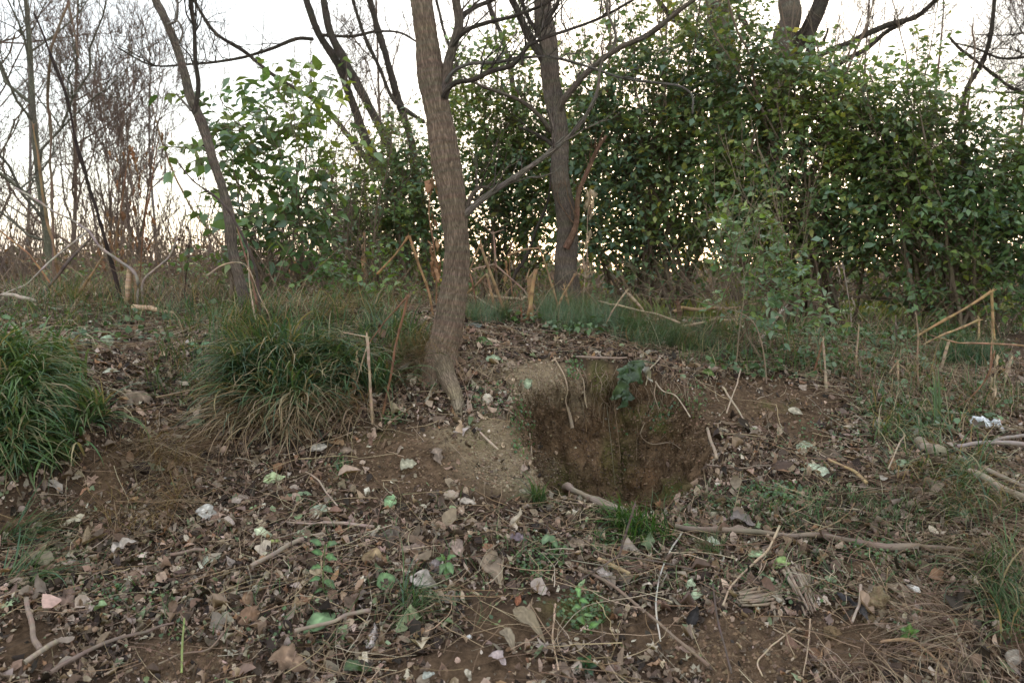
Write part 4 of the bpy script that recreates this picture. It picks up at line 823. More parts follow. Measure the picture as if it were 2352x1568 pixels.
# wilted dark leaves hanging over the rim
loc = G1(1450, 850)
t_ = thing('wilted_sprig', 'wilted dark green sprig of large leaves hanging over the top rim of the hole', 'wilted sprig', loc)
yb = loc[1]-.10; fwd = np.array([0, -1, .25])
for (u0, v0, u1, v1, wr, c, dy) in [(1440,832,1478,880,.95,(.075,.12,.055),0),(1430,838,1445,888,.42,(.065,.11,.05),-.02),(1443,880,1398,922,.62,(.095,.14,.075),-.04),(1442,888,1424,938,.62,(.06,.10,.05),-.02),(1478,835,1497,880,.4,(.36,.34,.3),.02)]:
    b = MB(); big_leaf(b, P(u0, v0, yb+.03+dy), P(u1, v1, yb-.03+dy), norm(fwd+U(-.4, .4, 3)), wr, c, 1.1, .6, .22); obj('leaf', b, M_leaf, t_)
b, q_, r = stalk_mb([(1500,838,.06),(1470,832,.03),(1443,836,0),(1440,880,-.02)], 4, 3, (.12,.16,.09), yd=yb, sharp=False); obj('stem', b, M_stem, t_)

# rocks and clods
def rock(label, u, v, wpx, hpx, col, name='stone', cat='stone', rough=.25, sunk=.3, m=None):
    c = G1(u, v+hpx*.35); rx = px_r(wpx, c[1]); rz = px_r(hpx, c[1])
    th = np.linspace(0, np.pi, 18)[:, None]; ph = np.linspace(0, 2*np.pi, 28, endpoint=False)[None]
    d = np.stack([np.sin(th)*np.cos(ph), np.sin(th)*np.sin(ph), np.cos(th)+0*ph], -1)
    k = 1+rough*fbm(d*1.7+u, 4, 5)
    V = c+np.array([0, 0, rz*(1-sunk)])+d*k[..., None]*np.array([rx, rx*.8, rz])
    I, J = 18, 28; id_ = np.arange(I*J).reshape(I, J); nx = np.roll(id_, -1, 1)
    f = np.stack([id_[:-1], id_[1:], nx[1:], nx[:-1]], -1).reshape(-1, 4); b = MB(); b.add(V, f, jit(col, I*J, .12))
    return setp(obj(name, b, m or M_stone, loc=c), label, cat)
rock('rounded whitish stone at the left rim of the hole', 1120, 916, 24, 28, (.56,.48,.38))
rock('flat pale brown stone on the litter left of the rim tuft', 1037, 1137, 38, 22, (.42,.33,.25))
rock('crumbly tan clod of earth in the lower right litter', 2015, 1378, 56, 60, (.33,.25,.15), 'earth_clod', 'clod', .5, m=M_ground)
rock('small brown clod beside the white scrap', 1910, 1452, 34, 26, (.26,.18,.1), 'earth_clod', 'clod', .5, m=M_ground)
rock('small crumbly clod under the tan clod', 1998, 1420, 34, 26, (.3,.22,.13), 'earth_clod', 'clod', .5, m=M_ground)
rock('tiny white bead like stone on the bottom centre earth', 1078, 1462, 13, 10, (.75,.75,.74))

# split wood pieces
def splinter(label, p, w0, w1, col, n=15):
    b = MB(); loc = None
    for k in range(n):
        o = (k-n/2)/n; pts = [(a+o*w0*(-(p[-1][1]-p[0][1]))/max(1, math.hypot(p[-1][0]-p[0][0], p[-1][1]-p[0][1]))+U(-3, 3), c_+o*w0*(p[-1][0]-p[0][0])/max(1, math.hypot(p[-1][0]-p[0][0], p[-1][1]-p[0][1]))+U(-6, 6)) for a, c_ in p]
        q_, r = on_stick(pts, w0/n*U(1.4, 3), w1/n*U(.6, 2), .012+U(0, .014), n=14); tubes(b, q_, r, 6, jit(col, 14, .25), cap=True, rough=r.mean()*.4)
        loc = q_[0] if loc is None else loc
    return setp(obj('wood_fragment', b, M_stem, loc=loc), label, 'wood')
splinter('rotten splintered wood chunk standing on the lower right slope', [(1815,1320),(1838,1365),(1862,1420)], 38, 28, (.32,.25,.19))
splinter('flat splintered wood lying left of the standing chunk', [(1698,1392),(1745,1383),(1795,1372)], 30, 34, (.3,.235,.17))

# torn white plastic
c = G1(2262, 985); b = MB()
for (u0, v0, u1, v1, wr) in [(2236,996,2262,955,.9),(2258,1000,2270,956,.9),(2274,1004,2290,958,.8),(2288,1000,2301,962,.6),(2282,1004,2302,992,.6)]:
    q0, q1 = P(u0, v0, c[1]), P(u1, v1, c[1]+.03); big_leaf(b, q0, q1, norm(np.array([U(-.5, .5), -1, .5])), wr, (.82,.84,.87), .8, .3, .16)
setp(obj('torn_paper', b, M_paper, loc=c), 'torn crumpled white paper lying among dead stems at the right', 'paper')
fleaf('small white crumpled scrap on the slope left of the torn paper', 2110,1000,26,30,.8,(.7,.7,.68),.8,.5,.15)

# ------------------------------------------------------------------ small leafy plants
def plant(name, label, cat, stems, leafs, lc, lm=None):
    """stems: list of pts; leafs: (u,v,len px, angle)"""
    b, q_, r = stalk_mb(stems[0], 3, 4, (.16,.2,.08), sharp=False); t = thing(name, label, cat, q_[-1]); obj('stem', b, M_stem, t); y = q_[:, 1].mean()
    for u, v, l, a in leafs:
        a = RAD(a); dx, dy = math.cos(a)*l, -math.sin(a)*l; b = MB()
        big_leaf(b, P(u, v, y), P(u+dx, v+dy, y-.02), norm(np.array([U(-.5, .5), -.7, .9])), .55, jit(lc, 1, .2)[0], .6, .3, .05, K=9, Wn=5); obj('leaf', b, lm or M_leaf, t)
plant('trailing_plant', 'trailing plant with paired dark green leaves running down the left litter', 'plant', [[(745,1245,0),(742,1290,0),(740,1330,0),(745,1368,0)]], [(740,1250,30,160),(748,1252,26,15),(742,1270,28,170),(748,1275,28,-20),(738,1300,26,190),(742,1300,26,-30),(736,1325,28,200),(745,1330,34,-40),(742,1350,24,210),(746,1355,26,-60),(744,1368,22,-90)], (.10,.2,.07))
plant('seedling', 'small green seedling with drooping leaves right of the whitish shell leaf', 'plant', [[(1022,1282,0),(1022,1300,0),(1024,1325,0)]], [(1022,1285,22,170),(1024,1283,24,20),(1020,1292,30,-110),(1026,1290,32,-60),(1022,1288,20,120),(1024,1300,34,-85)], (.13,.24,.09))
plant('seedling', 'dark green seedling rosette at the bottom edge right of centre', 'plant', [[(1346,1530,0),(1346,1545,0)]], [(1346,1530,28,a) for a in (10,70,130,190,250,310)], (.05,.11,.055))
plant('seedling', 'three leaved green seedling on the back of the left bank', 'plant', [[(458,790,0),(458,815,0)]], [(458,795,26,20),(456,795,26,160),(458,798,24,-90)], (.13,.24,.12))
plant('seedling', 'small green rosette on the lower right slope', 'plant', [[(2090,1455,0),(2090,1475,0)]], [(2090,1455,24,a) for a in (20,90,150,210,330)], (.16,.3,.1))
plant('seedling', 'green leaved seedling over the mossy earth below the forked twig', 'plant', [[(1326,1345,0),(1335,1400,0),(1350,1450,0)]], [(1326,1345,26,-80),(1330,1375,24,-20),(1335,1390,24,200),(1345,1430,24,150),(1350,1440,26,20),(1352,1450,22,-60),(1340,1410,22,-10)], (.14,.27,.08))
plant('seedling', 'pair of leaves on a short stalk below the purple grey leaf', 'plant', [[(1262,1225,0),(1260,1262,0)]], [(1262,1228,38,-60),(1260,1226,30,-120),(1258,1250,34,-85)], (.15,.24,.11))
plant('seedling', 'green leaves on a stem at the right slope above the blades', 'plant', [[(2150,880,0),(2152,920,0)]], [(2150,890,20,60),(2152,890,24,-10),(2148,892,24,190),(2150,880,18,110)], (.14,.26,.09))

# ------------------------------------------------------------------ trees
BK = (.25,.185,.13); BK2 = (.175,.14,.108); BKD = (.095,.078,.062)
def side_twigs(b, q_, r, n, L, col, lev=2, up=.5):
    """small side shoots along a branch"""
    cur = [(q_, r)]; 
    for lv in range(lev):
        nxt = []; PP, RR = [], []
        for (qq, rr) in cur:
            for k in range(n if lv == 0 else 3):
                t = U(.15, .98); i = min(int(t*(len(qq)-1)), len(qq)-2); o = qq[i]; T = norm(qq[i+1]-qq[i])
                d = norm(T*.7+norm(rng.normal(0, 1, 3))*.8+np.array([0, 0, up])); ln = L*U(.4, 1)*(.5 if lv else 1)
                s = np.linspace(0, 1, 6)[:, None]; p = o+d*ln*s+np.cumsum(rng.normal(0, ln*.03, (6, 3)), 0)*(s > 0)+np.array([0, 0, 1])*ln*.15*s**2
                r0 = min(rr[i]*.55, .006 if lv == 0 else .003); r_ = np.linspace(r0, .0012, 6)
                PP.append(p); RR.append(r_); nxt.append((p, r_))
        if PP: tubes(b, np.array(PP), np.array(RR), 4, jit(col, len(PP), .1))
        cur = nxt
def limb(parent, pts, y, w0, w1, col, name='branch', sharp=False, n=None, side=12, tw=0, twL=.35, dys=None, m=None):
    y = np.asarray(y, float); ys_ = np.full(len(pts), float(y)) if y.ndim == 0 else np.interp(np.linspace(0, 1, len(pts)), np.linspace(0, 1, len(y)), y)
    q0 = np.array([P(a, b_, c_) for (a, b_), c_ in zip(pts, ys_)]); n = n or max(16, int(np.linalg.norm(np.diff(q0, axis=0), axis=1).sum()/.03))
    n = min(n, 160); q_ = cr(q0, n, sharp)
    r = px_r(np.interp(np.linspace(0, 1, n), np.linspace(0, 1, len(w0)), w0), q_[:, 1]) if isinstance(w0, (list, tuple)) else px_r(np.linspace(w0, w1, n), q_[:, 1])
    q_ = q_+np.stack([vnoise(q_*3+s, s+30) for s in (1, 2, 3)], -1)*r[:, None]*.5
    cols = jit(col, n, .06)
    if name == 'root': cols = cols*np.linspace(0, 1, n)[:, None]**1.5+np.array(BK)*(1-np.linspace(0, 1, n)[:, None]**1.5)
    b = MB(); tubes(b, q_, r, side, cols, cap=True, rough=min(.004, r.mean()*.09))
    if tw: side_twigs(b, q_, r, int(tw*1.6)+1, twL, col, 3 if twL > .5 else 2)
    obj(name, b, m or M_bark, parent); return q_, r
def tree(name, label, u, v, cat='tree', group=None, y=None):
    p = G1(u, v) if y is None else P(u, v, y); return thing(name, label, cat, p, group)
# main trunk, in front
t = tree('tree', 'furrowed grey brown tree trunk leaning left above the hole', 1020, 815)
q0 = np.array([P(u, v, y) for u, v, y in [(950,-330,4.25),(958,-160,4.15),(969,0,4.05),(985,120,4.02),(998,216,4.0),(1013,298,3.98),(1026,384,3.97),(1040,480,3.96),(1049,576,3.96),(1041,672,3.96),(1030,749,3.95),(1014,815,3.92),(1006,870,3.86),(1004,930,3.84)]])
q_ = cr(q0, 330); wd = np.interp(np.linspace(0, 1, 330), [0, .27, .37, .42, .55, .63, .72, .82, .9, .95, 1], [40, 47, 50, 57, 57, 61, 57, 60, 66, 78, 84])
b = MB(); tubes(b, q_, px_r(wd, q_[:, 1]), 56, jit(BK, 330, .05), rough=.005); obj('trunk', b, M_bark, t)
limb(t, [(1012,745),(1008,800),(1014,850),(1028,888),(1042,920),(1052,965)], [3.97,3.93,3.82,3.74,3.68,3.62], [22,44,48,40,33,24], 0, (.36,.29,.2), 'root', side=24)
limb(t, [(1020,800),(1040,822),(1062,850)], [3.95,3.93,3.93], [40,26,10], 0, BK2, 'root', side=16)
limb(t, [(1000,800),(978,828),(955,858)], [3.95,3.92,3.88], [46,26,10], 0, BK2, 'root', side=16)
q_, r = limb(t, [(1010,240),(1019,212),(1025,144),(1040,96),(1054,53),(1050,10),(1038,-60),(1030,-200)], 3.98, [26,24,20,19,17,15,12,8], 0, BK2, tw=4)
limb(t, [(1048,75),(1056,50),(1088,19),(1131,0),(1180,-30)], [3.98,4.0,4.1,4.2,4.3], 13, 7, BKD, tw=3)
limb(t, [(1030,120),(1042,100),(1069,72),(1120,52),(1184,36),(1265,2),(1320,-30)], [3.98,3.95,3.9,3.85,3.8], 9, 6, BKD, tw=4)
limb(t, [(1020,222),(1028,204),(1045,190),(1083,185),(1131,163),(1179,149),(1213,106),(1261,43),(1284,-5),(1300,-60)], [3.95,3.9,3.85,3.8,3.8], [14,11,10,10,11,9,8,7,6,5], 0, BKD, tw=5)
limb(t, [(1024,188),(1036,168),(1069,149),(1136,144),(1208,132),(1261,132),(1318,144),(1371,161),(1424,178),(1520,192),(1560,198),(1587,215),(1590,262)], [3.95,3.9,3.8,3.7], 8, 4, (.2,.18,.15), tw=6)
limb(t, [(1200,150),(1206,112),(1232,96),(1310,68),(1376,43),(1453,0),(1490,-20)], 3.8, 8, 5, BKD, tw=4)
limb(t, [(1060,505),(1076,487),(1097,468),(1184,408),(1261,352),(1294,326),(1337,278),(1371,211),(1381,144),(1414,96),(1409,62),(1395,29),(1397,-10)], [3.95,3.9,3.85,3.8,3.75,3.75], [18,16,14,14,12,11,9,8,8,7,6,5,4], 0, (.25,.21,.17), tw=6)
limb(t, [(1062,500),(1074,470),(1088,442),(1112,430),(1135,438),(1165,425)], [3.95,3.95,4.0], 13, 4, BK2, tw=2)
# second trunk
t = tree('tree', 'darker straight tree trunk standing behind the fine grass right of the first', 1305, 690)
yb = float(t.location[1]); y2 = 6.4
limb(t, [(1247,-300),(1249,-100),(1250,0),(1256,96),(1264,192),(1277,288),(1283,384),(1290,480),(1301,576),(1305,640),(1308,705)], y2, [30,34,36,38,40,40,38,38,46,50,66], 0, BK2, 'trunk', side=40, n=160)
limb(t, [(1252,150),(1241,130),(1217,91),(1200,55),(1189,29),(1165,-20)], [y2, y2-.1], 20, 15, BKD, tw=4)
limb(t, [(1250,110),(1232,70),(1212,40),(1200,10),(1190,-20)], [y2, y2+.1], 10, 8, BKD, tw=3)
limb(t, [(1278,265),(1287,240),(1318,202),(1361,158),(1424,110),(1491,79),(1544,38),(1587,5),(1640,-30)], [y2, y2-.2, y2-.5], [17,15,14,13,13,12,10,8,6], 0, BK2, tw=7)
limb(t, [(1262,300),(1251,283),(1208,240),(1150,214),(1110,200),(1062,178)], [y2, y2-.3], 11, 4, BK2, tw=4)
limb(t, [(1270,335),(1254,322),(1225,305),(1190,293)], y2, 9, 4, BKD, tw=2)
limb(t, [(1300,570),(1318,525),(1328,442),(1352,384),(1376,336),(1393,312)], y2-.1, [14,13,12,11,9,6], 0, (.24,.14,.09), tw=2)
t = tree('young_tree', 'slender bare dark stem leaning right just left of the second trunk', 1184, 640)
limb(t, [(1266,384),(1261,456),(1232,528),(1208,590),(1184,625),(1170,680)], 6.8, 5, 8, BKD, 'trunk', tw=4)
# slim tree at left
t = tree('tree', 'slim rough barked tree leaning left at the left of the picture', 575, 745)
limb(t, [(330,-90),(358,0),(379,43),(408,110),(427,173),(442,235),(461,274),(480,326),(494,379),(514,446),(528,509),(533,571),(547,638),(562,700),(578,770)], [4.9,4.7,4.5,4.4], [13,15,16,18,18,19,20,19,19,20,21,23,24,28,40], 0, BK2, 'trunk', side=28, n=150)
limb(t, [(447,262),(452,235),(456,206),(449,139),(446,62),(437,0),(434,-60)], [4.63,4.6], [11,10,9,9,8,8,7], 0, BKD, tw=5)
limb(t, [(440,255),(434,248),(418,230),(406,216)], 4.63, 7, 4, (.3,.26,.22))
limb(t, [(385,55),(402,50),(408,20),(405,-20)], 4.75, 6, 5, (.3,.26,.22), tw=1)
limb(t, [(412,100),(420,78),(410,50),(398,45)], 4.72, 5, 3, (.3,.26,.22), tw=1)
# leaning dark trunks in the middle distance
def leaning(label, limbs, base, name='tree'):
    t = tree(name, label, *base)
    for k, (pts, y, w_, col, tw) in enumerate(limbs): limb(t, pts, y, w_, 0, col, 'trunk' if k == 0 else 'branch', tw=tw, side=12, twL=.8)
leaning('dark forked tree leaning right whose trunk starts at the top left of centre', [
  ([(690,-60),(703,0),(720,48),(763,130),(787,178),(816,254),(847,336),(880,400),(910,480),(930,600),(935,680)], 9.5, [13,14,15,17,19,22,24,26,28,30,34], BKD, 4),
  ([(740,-60),(744,0),(763,82),(792,149),(847,240),(890,330),(915,400)], 9.4, [14,15,17,18,18,18,18], BKD, 5),
  ([(420,-40),(445,0),(500,80),(560,120),(600,150),(655,190),(700,215),(760,262),(800,312),(860,390)], [8.8,9.4], [5,6,8,8,9,9,10,11,12,14], BKD, 10),
  ([(720,90),(690,88),(620,112),(560,132),(510,141),(430,148),(350,150),(270,110)], [9.4,8.8], [9,8,7,6,6,5,4,2], BKD, 12),
  ([(740,82),(800,85),(862,72),(920,75),(960,98)], 9.4, [8,7,6,5,4], BKD, 4)], (935, 690))
leaning('dark tree with two parallel stems just left of the big trunk', [
  ([(836,-60),(848,0),(876,96),(900,182),(939,312),(960,420),(975,560),(980,680)], 10.5, [13,14,15,16,18,20,22,26], BKD, 5),
  ([(800,-40),(815,20),(838,86),(872,158),(905,230),(944,259),(977,283)], 10.3, [6,7,8,9,9,9,8], BKD, 6),
  ([(760,90),(800,144),(833,206),(881,307),(920,384),(960,470)], 10.6, [8,9,10,11,12,14], BKD, 5)], (980, 690))
leaning('thin dark tree leaning right seen through the shrub between the two trunks', [
  ([(1115,-20),(1125,20),(1150,80),(1165,140),(1178,200),(1195,330),(1205,480),(1210,680)], 11, [9,10,11,12,13,14,15,16], BKD, 6),
  ([(998,-20),(1010,30),(1022,80),(1050,150),(1070,230),(1080,300)], 11, [5,6,7,8,8,8], BKD, 4)], (1210, 690))
leaning('big dark tree with heavy limbs spreading above the right shrubs', [
  ([(1830,-120),(1820,0),(1806,70),(1795,144),(1785,230),(1775,330),(1770,500),(1768,720)], 11, [44,46,46,50,56,60,64,72], BK2, 3),
  ([(1900,-60),(1885,0),(1868,50),(1841,95),(1815,150),(1800,210)], 11.1, [32,34,34,34,30,30], BKD, 3),
  ([(1905,-40),(1896,0),(1884,29),(1870,60),(1863,86),(1862,134),(1850,180)], 10.8, [14,16,18,18,20,17,16], BKD, 3),
  ([(1810,190),(1845,160),(1879,130),(1937,101),(2033,58),(2105,38),(2148,0),(2180,-50)], [11,10.6,10], [14,14,13,13,13,12,10,8], BKD, 12),
  ([(1880,170),(1923,144),(1985,115),(2023,82),(2081,48),(2100,36)], [11,10.4], [14,12,11,10,9,7], BKD, 8),
  ([(1862,90),(1885,105),(1895,85),(1902,65)], 10.7, [8,7,6,4], BKD, 1)], (1768, 745))
leaning('pair of straight dark trunks behind the highest shrub leaves', [
  ([(1663,-120),(1663,0),(1668,80),(1675,200),(1685,400),(1690,720)], 12, [32,36,36,38,42,46], BK2, 3),
  ([(1628,-120),(1632,0),(1640,90),(1650,200),(1660,420)], 12.2, [22,22,22,24,26], BK2, 3),
  ([(1490,-40),(1510,0),(1553,43),(1600,82),(1650,110)], [11.4,12], [10,12,13,14,14], BKD, 6),
  ([(1690,35),(1712,55),(1722,72),(1740,80)], 11.8, [12,11,9,7], BKD, 2)], (1690, 745))
leaning('thin crooked dark tree at the top right against the sky', [
  ([(2290,-60),(2285,0),(2273,86),(2254,144),(2220,206),(2211,254),(2200,400),(2195,720)], 10, [9,9,10,11,11,12,14,18], BKD, 8),
  ([(2182,86),(2215,120),(2239,139),(2290,178),(2321,202),(2370,222)], 9.9, [5,6,7,7,8,9], BKD, 12),
  ([(2185,96),(2230,108),(2300,134),(2370,130)], 9.9, [3,4,5,6], BKD, 12),
  ([(2200,198),(2260,210),(2310,213),(2370,212)], 9.9, [2,3,4,5], BKD, 10),
  ([(2240,80),(2290,82),(2370,74)], 9.9, [2,3,4], BKD, 6),
  ([(2290,255),(2330,248),(2370,245)], 9.9, [3,4,5], BKD, 10)], (2195, 745))
# ------------------------------------------------------------------ shrubs
def shrub(name, label, base, blobs, leaf=.06, y=7, pal=((.09,.14,.065),(.12,.18,.08),(.085,.14,.09),(.16,.2,.065),(.24,.24,.07)), pw=(5,4,4,2,.6), dens=1.0, nst=10, tw=(.2, .42), tpl='simple', wr=(.5, .68), stemcol=(.19,.14,.10), stemr=(.006, .017), cat='shrub', group=None, lp=9, berries=0, hang=.35, deep=1.0):
    bp_ = G1(*base); bp_ = np.array([P(base[0], base[1], y)[0], y, 0]); bp_[2] = ground_h(bp_[0], bp_[1]); t = thing(name, label, cat, bp_, group)
    st_, dr, yy = [], [], []
    foc = []
    for bl in blobs:
        u, v, ru, rv = bl[:4]; d = bl[4] if len(bl) > 4 else 1.0; yb_ = y+(bl[5] if len(bl) > 5 else 0)
        d = d*(.55 if (v > 585 and y > 6.3) else 1.0)
        n = max(4, int(dens*d*5.2*math.pi*ru*rv/((leaf*F/y)**2*.35*lp)))
        dvec = norm(rng.normal(0, 1, (n, 3)))*(U(0, 1, n)**(1/2.4))[:, None]
        c = P(u, v, yb_); R = np.array([px_r(2*ru, yb_), max(.35, px_r(ru+rv, yb_)*.9)*deep, px_r(2*rv, yb_)])
        lobe = 1+.35*vnoise(dvec*2.2+u, 5); p = c+dvec*R*lobe[:, None]
        st_.append(p); out = norm(dvec*R+np.array([0, 0, .12])+rng.normal(0, .18, (n, 3))); dr.append(out); foc.append(c)
    p = np.vstack(st_); d = np.vstack(dr); p[:, 2] = np.maximum(p[:, 2], ground_lo(p[:, 0], p[:, 1])+.08)
    kp = vnoise(p*2.6+5, 55)+.6*vnoise(p*6, 56) > (-.46 if y > 6 else -.6); p = p[kp]; d = d[kp]
    m = len(p); L = U(*tw, m)*(leaf/.06)**.5; s = np.linspace(0, 1, 5)[None, :, None]
    Q = p[:, None]+d[:, None]*L[:, None, None]*s+np.array([0, 0, -1])*(L*U(.0, .5, m))[:, None, None]*s**2+rng.normal(0, .008, (m, 5, 3))
    fo = MB()
    tt = np.linspace(.12, 1, lp); idx = np.repeat(np.arange(m), lp); ts = np.tile(tt, m)+U(-.05, .05, m*lp); ts = np.clip(ts, 0, 1)
    k = np.minimum((ts*4).astype(int), 3); fr = (ts*4-k)[:, None]; pos = Q[idx, k]*(1-fr)+Q[idx, k+1]*fr
    sgn = np.tile(np.where(np.arange(lp) % 2 == 0, 1., -1.), m)[:, None]; dd = d[idx]; sd = norm(np.cross(dd, np.array([0, 0, 1.])+rng.normal(0, .3, (m*lp, 3))))
    ax = norm(dd*.55+sd*sgn*.9+rng.normal(0, .3, (m*lp, 3))-np.array([0, 0, hang])); nm = norm(np.array([0, 0, 1.])+rng.normal(0, .42, (m*lp, 3))+sd*sgn*.25)
    keep = U(0, 1, m*lp) > .06
    lc = pick(list(pal), list(pw), m*lp)*np.array([1.42, 1.42, 1.32]); tone = (1+.38*vnoise(pos*1.7, 12)+.2*vnoise(pos*6, 13))[:, None]; hu = np.clip(vnoise(pos*2.3, 14), 0, 1)[:, None]; lc = lc*tone*(1+hu*np.array([.45, .22, -.3]))
    leaves(fo, pos[keep], ax[keep], nm[keep], (leaf*U(.5, 1.35, m*lp))[keep], U(*wr, m*lp)[keep], lc[keep], tpl, curl=U(-.1, .9, m*lp)[keep], fold=U(.05, .4, m*lp)[keep])
    obj('foliage', fo, M_leaf, t)
    tb = MB(); tubes(tb, Q, np.linspace(.0028, .0010, 5)[None]*U(.8, 1.3, (m, 1)), 3, jit(stemcol, m, .2)); obj('twigs', tb, M_stem, t)
    for k in range(nst):
        c = foc[k % len(foc)]+rng.normal(0, .2, 3); b0 = bp_+np.array([U(-1, 1)*.45*(c[0]-bp_[0])+U(-.25, .25), U(-.3, .3), 0]); b0[2] = ground_h(b0[0], b0[1])-.02
        mid = b0*.55+c*.45+np.array([U(-.12, .12), U(-.12, .12), .12]); q_ = cr(np.array([b0, mid, c, c+(c-mid)*.3]), 22); q_ = q_+np.stack([vnoise(q_*4+s_, s_) for s_ in (1, 2, 3)], -1)*.03
        r0 = U(*stemr); r = np.linspace(r0, r0*.22, 22); b = MB(); tubes(b, q_, r, 6, jit(stemcol, 22, .1), rough=r0*.1); side_twigs(b, q_, r, 7, .5, stemcol, 2, .25); obj('stem', b, M_stem, t)
    if berries:
        bi = rng.choice(m*lp, berries); pp = pos[bi]-np.array([0, 0, .012]); o = np.array([(0,0,1),(1,0,0),(0,1,0),(-1,0,0),(0,-1,0),(0,0,-1)], float)*.0045
        f = np.array([(0,1,2),(0,2,3),(0,3,4),(0,4,1),(5,2,1),(5,3,2),(5,4,3),(5,1,4)]); b = MB(); b.add(pp[:, None]+o[None], ((np.arange(berries)*6)[:, None, None]+f).reshape(-1, 3), (.42,.03,.02))
        o_ = obj('berries', b, M_leaf, t); o_['kind'] = 'stuff'
    return t
shrub('shrub', 'leafy shrub with broad green leaves against the sky behind the slim tree', (650,690),
  [(540,300,70,60,.8),(620,260,80,60,.9),(700,250,70,60,.8),(590,360,90,70,1.2),(690,350,80,80,1.1),(530,420,60,70,.8),(620,460,90,80,1.3),(710,460,60,80,.8),(600,550,90,60,1.2),(690,560,60,60,.8),(560,620,80,30,1),(750,200,40,40,.3),(470,380,40,70,.3),(760,380,40,90,.35)],
  leaf=.085, y=5.6, tpl='ovate', pal=((.075,.13,.055),(.10,.16,.065),(.075,.125,.08),(.14,.19,.06)), pw=(4,4,3,2), dens=.62, nst=14, lp=7, tw=(.2,.36))
shrub('shrub', 'loose green shrub between the leaning dark trees and the big trunk', (880,690),
  [(880,350,60,50,.6),(820,430,60,60,.7),(930,420,70,70,1),(850,500,80,60,1),(940,530,70,60,1.1),(800,550,60,60,.8),(880,600,100,50,1),(970,470,50,100,.9),(770,480,40,70,.4),(920,320,60,40,.4)], y=7.6, dens=1.45, nst=14)
shrub('bramble', 'low bright green bramble left of the broken canes', (850,690),
  [(800,640,60,30,.9),(860,640,50,30,.9),(750,620,40,30,.6),(900,660,50,25,.8),(700,650,50,25,.6)], leaf=.05, y=5.4, dens=.95, nst=4, pal=((.07,.13,.045),(.10,.165,.06),(.06,.105,.045)), pw=(4,3,2), tpl='ovate', cat='bramble')
shrub('bramble', 'low green undergrowth behind the whitish branches at the left', (300,660),
  [(180,640,60,22,.8),(280,630,60,25,.8),(370,640,60,25,.9),(460,630,50,30,.8),(120,655,50,15,.5)], leaf=.05, y=7.2, dens=.7, nst=6, pal=((.07,.12,.045),(.10,.15,.055),(.15,.15,.06)), pw=(4,3,1), stemr=(.003,.008), cat='bramble')
shrub('shrub', 'green shrub seen between the two main trunks', (1160,690),
  [(1110,100,50,60,.2),(1200,80,50,60,.25),(1100,190,60,60,.45),(1180,150,60,60,.4),(1160,260,80,50,.6),(1110,320,60,60,.8),(1200,330,60,60,1),(1100,420,60,60,1.1),(1200,430,70,60,1.3),(1130,510,80,50,1.2),(1230,530,60,60,1.2),(1290,260,50,60,.6),(1295,350,50,70,1),(1295,450,50,70,1),(1290,540,50,60,1),(1050,300,40,60,.5),(1060,220,40,60,.4),(1080,560,50,50,.9),(1170,590,90,40,1)], leaf=.064, y=8, dens=2.0, nst=18, berries=120)
shrub('shrub', 'tall dense shrub with red berries just right of the second trunk', (1480,720),
  [(1350,260,50,60,.8),(1420,220,70,60,.8),(1520,170,80,60,.8),(1600,110,70,70,.6),(1400,110,70,60,.4),(1640,30,50,50,.4),(1400,340,80,70,1.3),(1510,290,90,80,1.4),(1620,240,80,80,1.3),(1390,450,90,70,1.4),(1500,420,90,80,1.5),(1610,380,80,80,1.5),(1420,550,90,50,1.2),(1540,540,90,60,1.4),(1350,520,50,60,1),(1640,500,60,70,1.2),(1480,610,70,30,.5),(1560,40,50,60,.3),(1450,110,40,70,.25),(1690,30,50,70,.3),(1400,660,90,40,.2),(1560,660,90,40,.2)],
  leaf=.068, y=7.4, stemr=(.008, .028), dens=1.6, nst=30, berries=420, pal=((.09,.14,.075),(.12,.175,.09),(.085,.14,.10),(.16,.20,.07),(.25,.24,.07)), pw=(5,4,4,2,.6))
shrub('shrub', 'widest dense green shrub in the right half above the sapling', (1850,740),
  [(1710,120,60,50,.4),(1760,140,50,50,.35),(1840,190,50,40,.5),(1720,200,80,70,1.2),(1810,220,80,60,1.1),(1900,260,80,60,1),(1980,230,60,60,.6),(1720,330,90,80,1.5),(1830,340,90,80,1.5),(1930,360,90,80,1.5),(1710,450,80,80,1.5),(1810,470,90,80,1.5),(1920,480,90,80,1.5),(2020,440,70,80,1.3),(2000,330,70,70,1.1),(1750,560,80,50,1.1),(1880,580,100,50,1.2),(1990,560,80,60,1.2),(1690,610,50,50,.6),(1850,150,40,50,.3),(1960,160,40,60,.3),(2040,200,40,60,.35),(1750,50,40,60,.2),(1830,660,100,40,.2),(1960,660,80,40,.2)],
  leaf=.068, y=6.8, stemr=(.008, .028), dens=1.6, nst=34, berries=300)
shrub('shrub', 'dark green shrub filling the right edge of the picture', (2200,750),
  [(2080,270,60,60,.7),(2150,290,60,60,.8),(2220,310,60,60,.8),(2290,340,60,60,1),(2350,330,60,60,1),(2090,370,70,70,1.3),(2190,400,80,80,1.4),(2300,430,80,80,1.5),(2090,480,80,80,1.4),(2200,510,80,80,1.5),(2310,540,80,80,1.6),(2120,590,80,60,1.3),(2230,620,80,60,1.1),(2330,650,60,70,1.4),(2080,650,60,40,.9),(2340,740,40,40,1),(2150,690,60,30,.6),(2370,460,40,120,1.2),(2190,220,40,60,.25),(2290,260,40,60,.3),(2080,210,40,60,.3),(2100,700,100,40,.4),(2230,710,80,30,.4)],
  leaf=.064, y=6.4, stemr=(.008, .024), dens=1.6, nst=34, pal=((.08,.13,.06),(.10,.16,.07),(.075,.125,.08),(.14,.19,.06)), pw=(5,4,4,1.5))
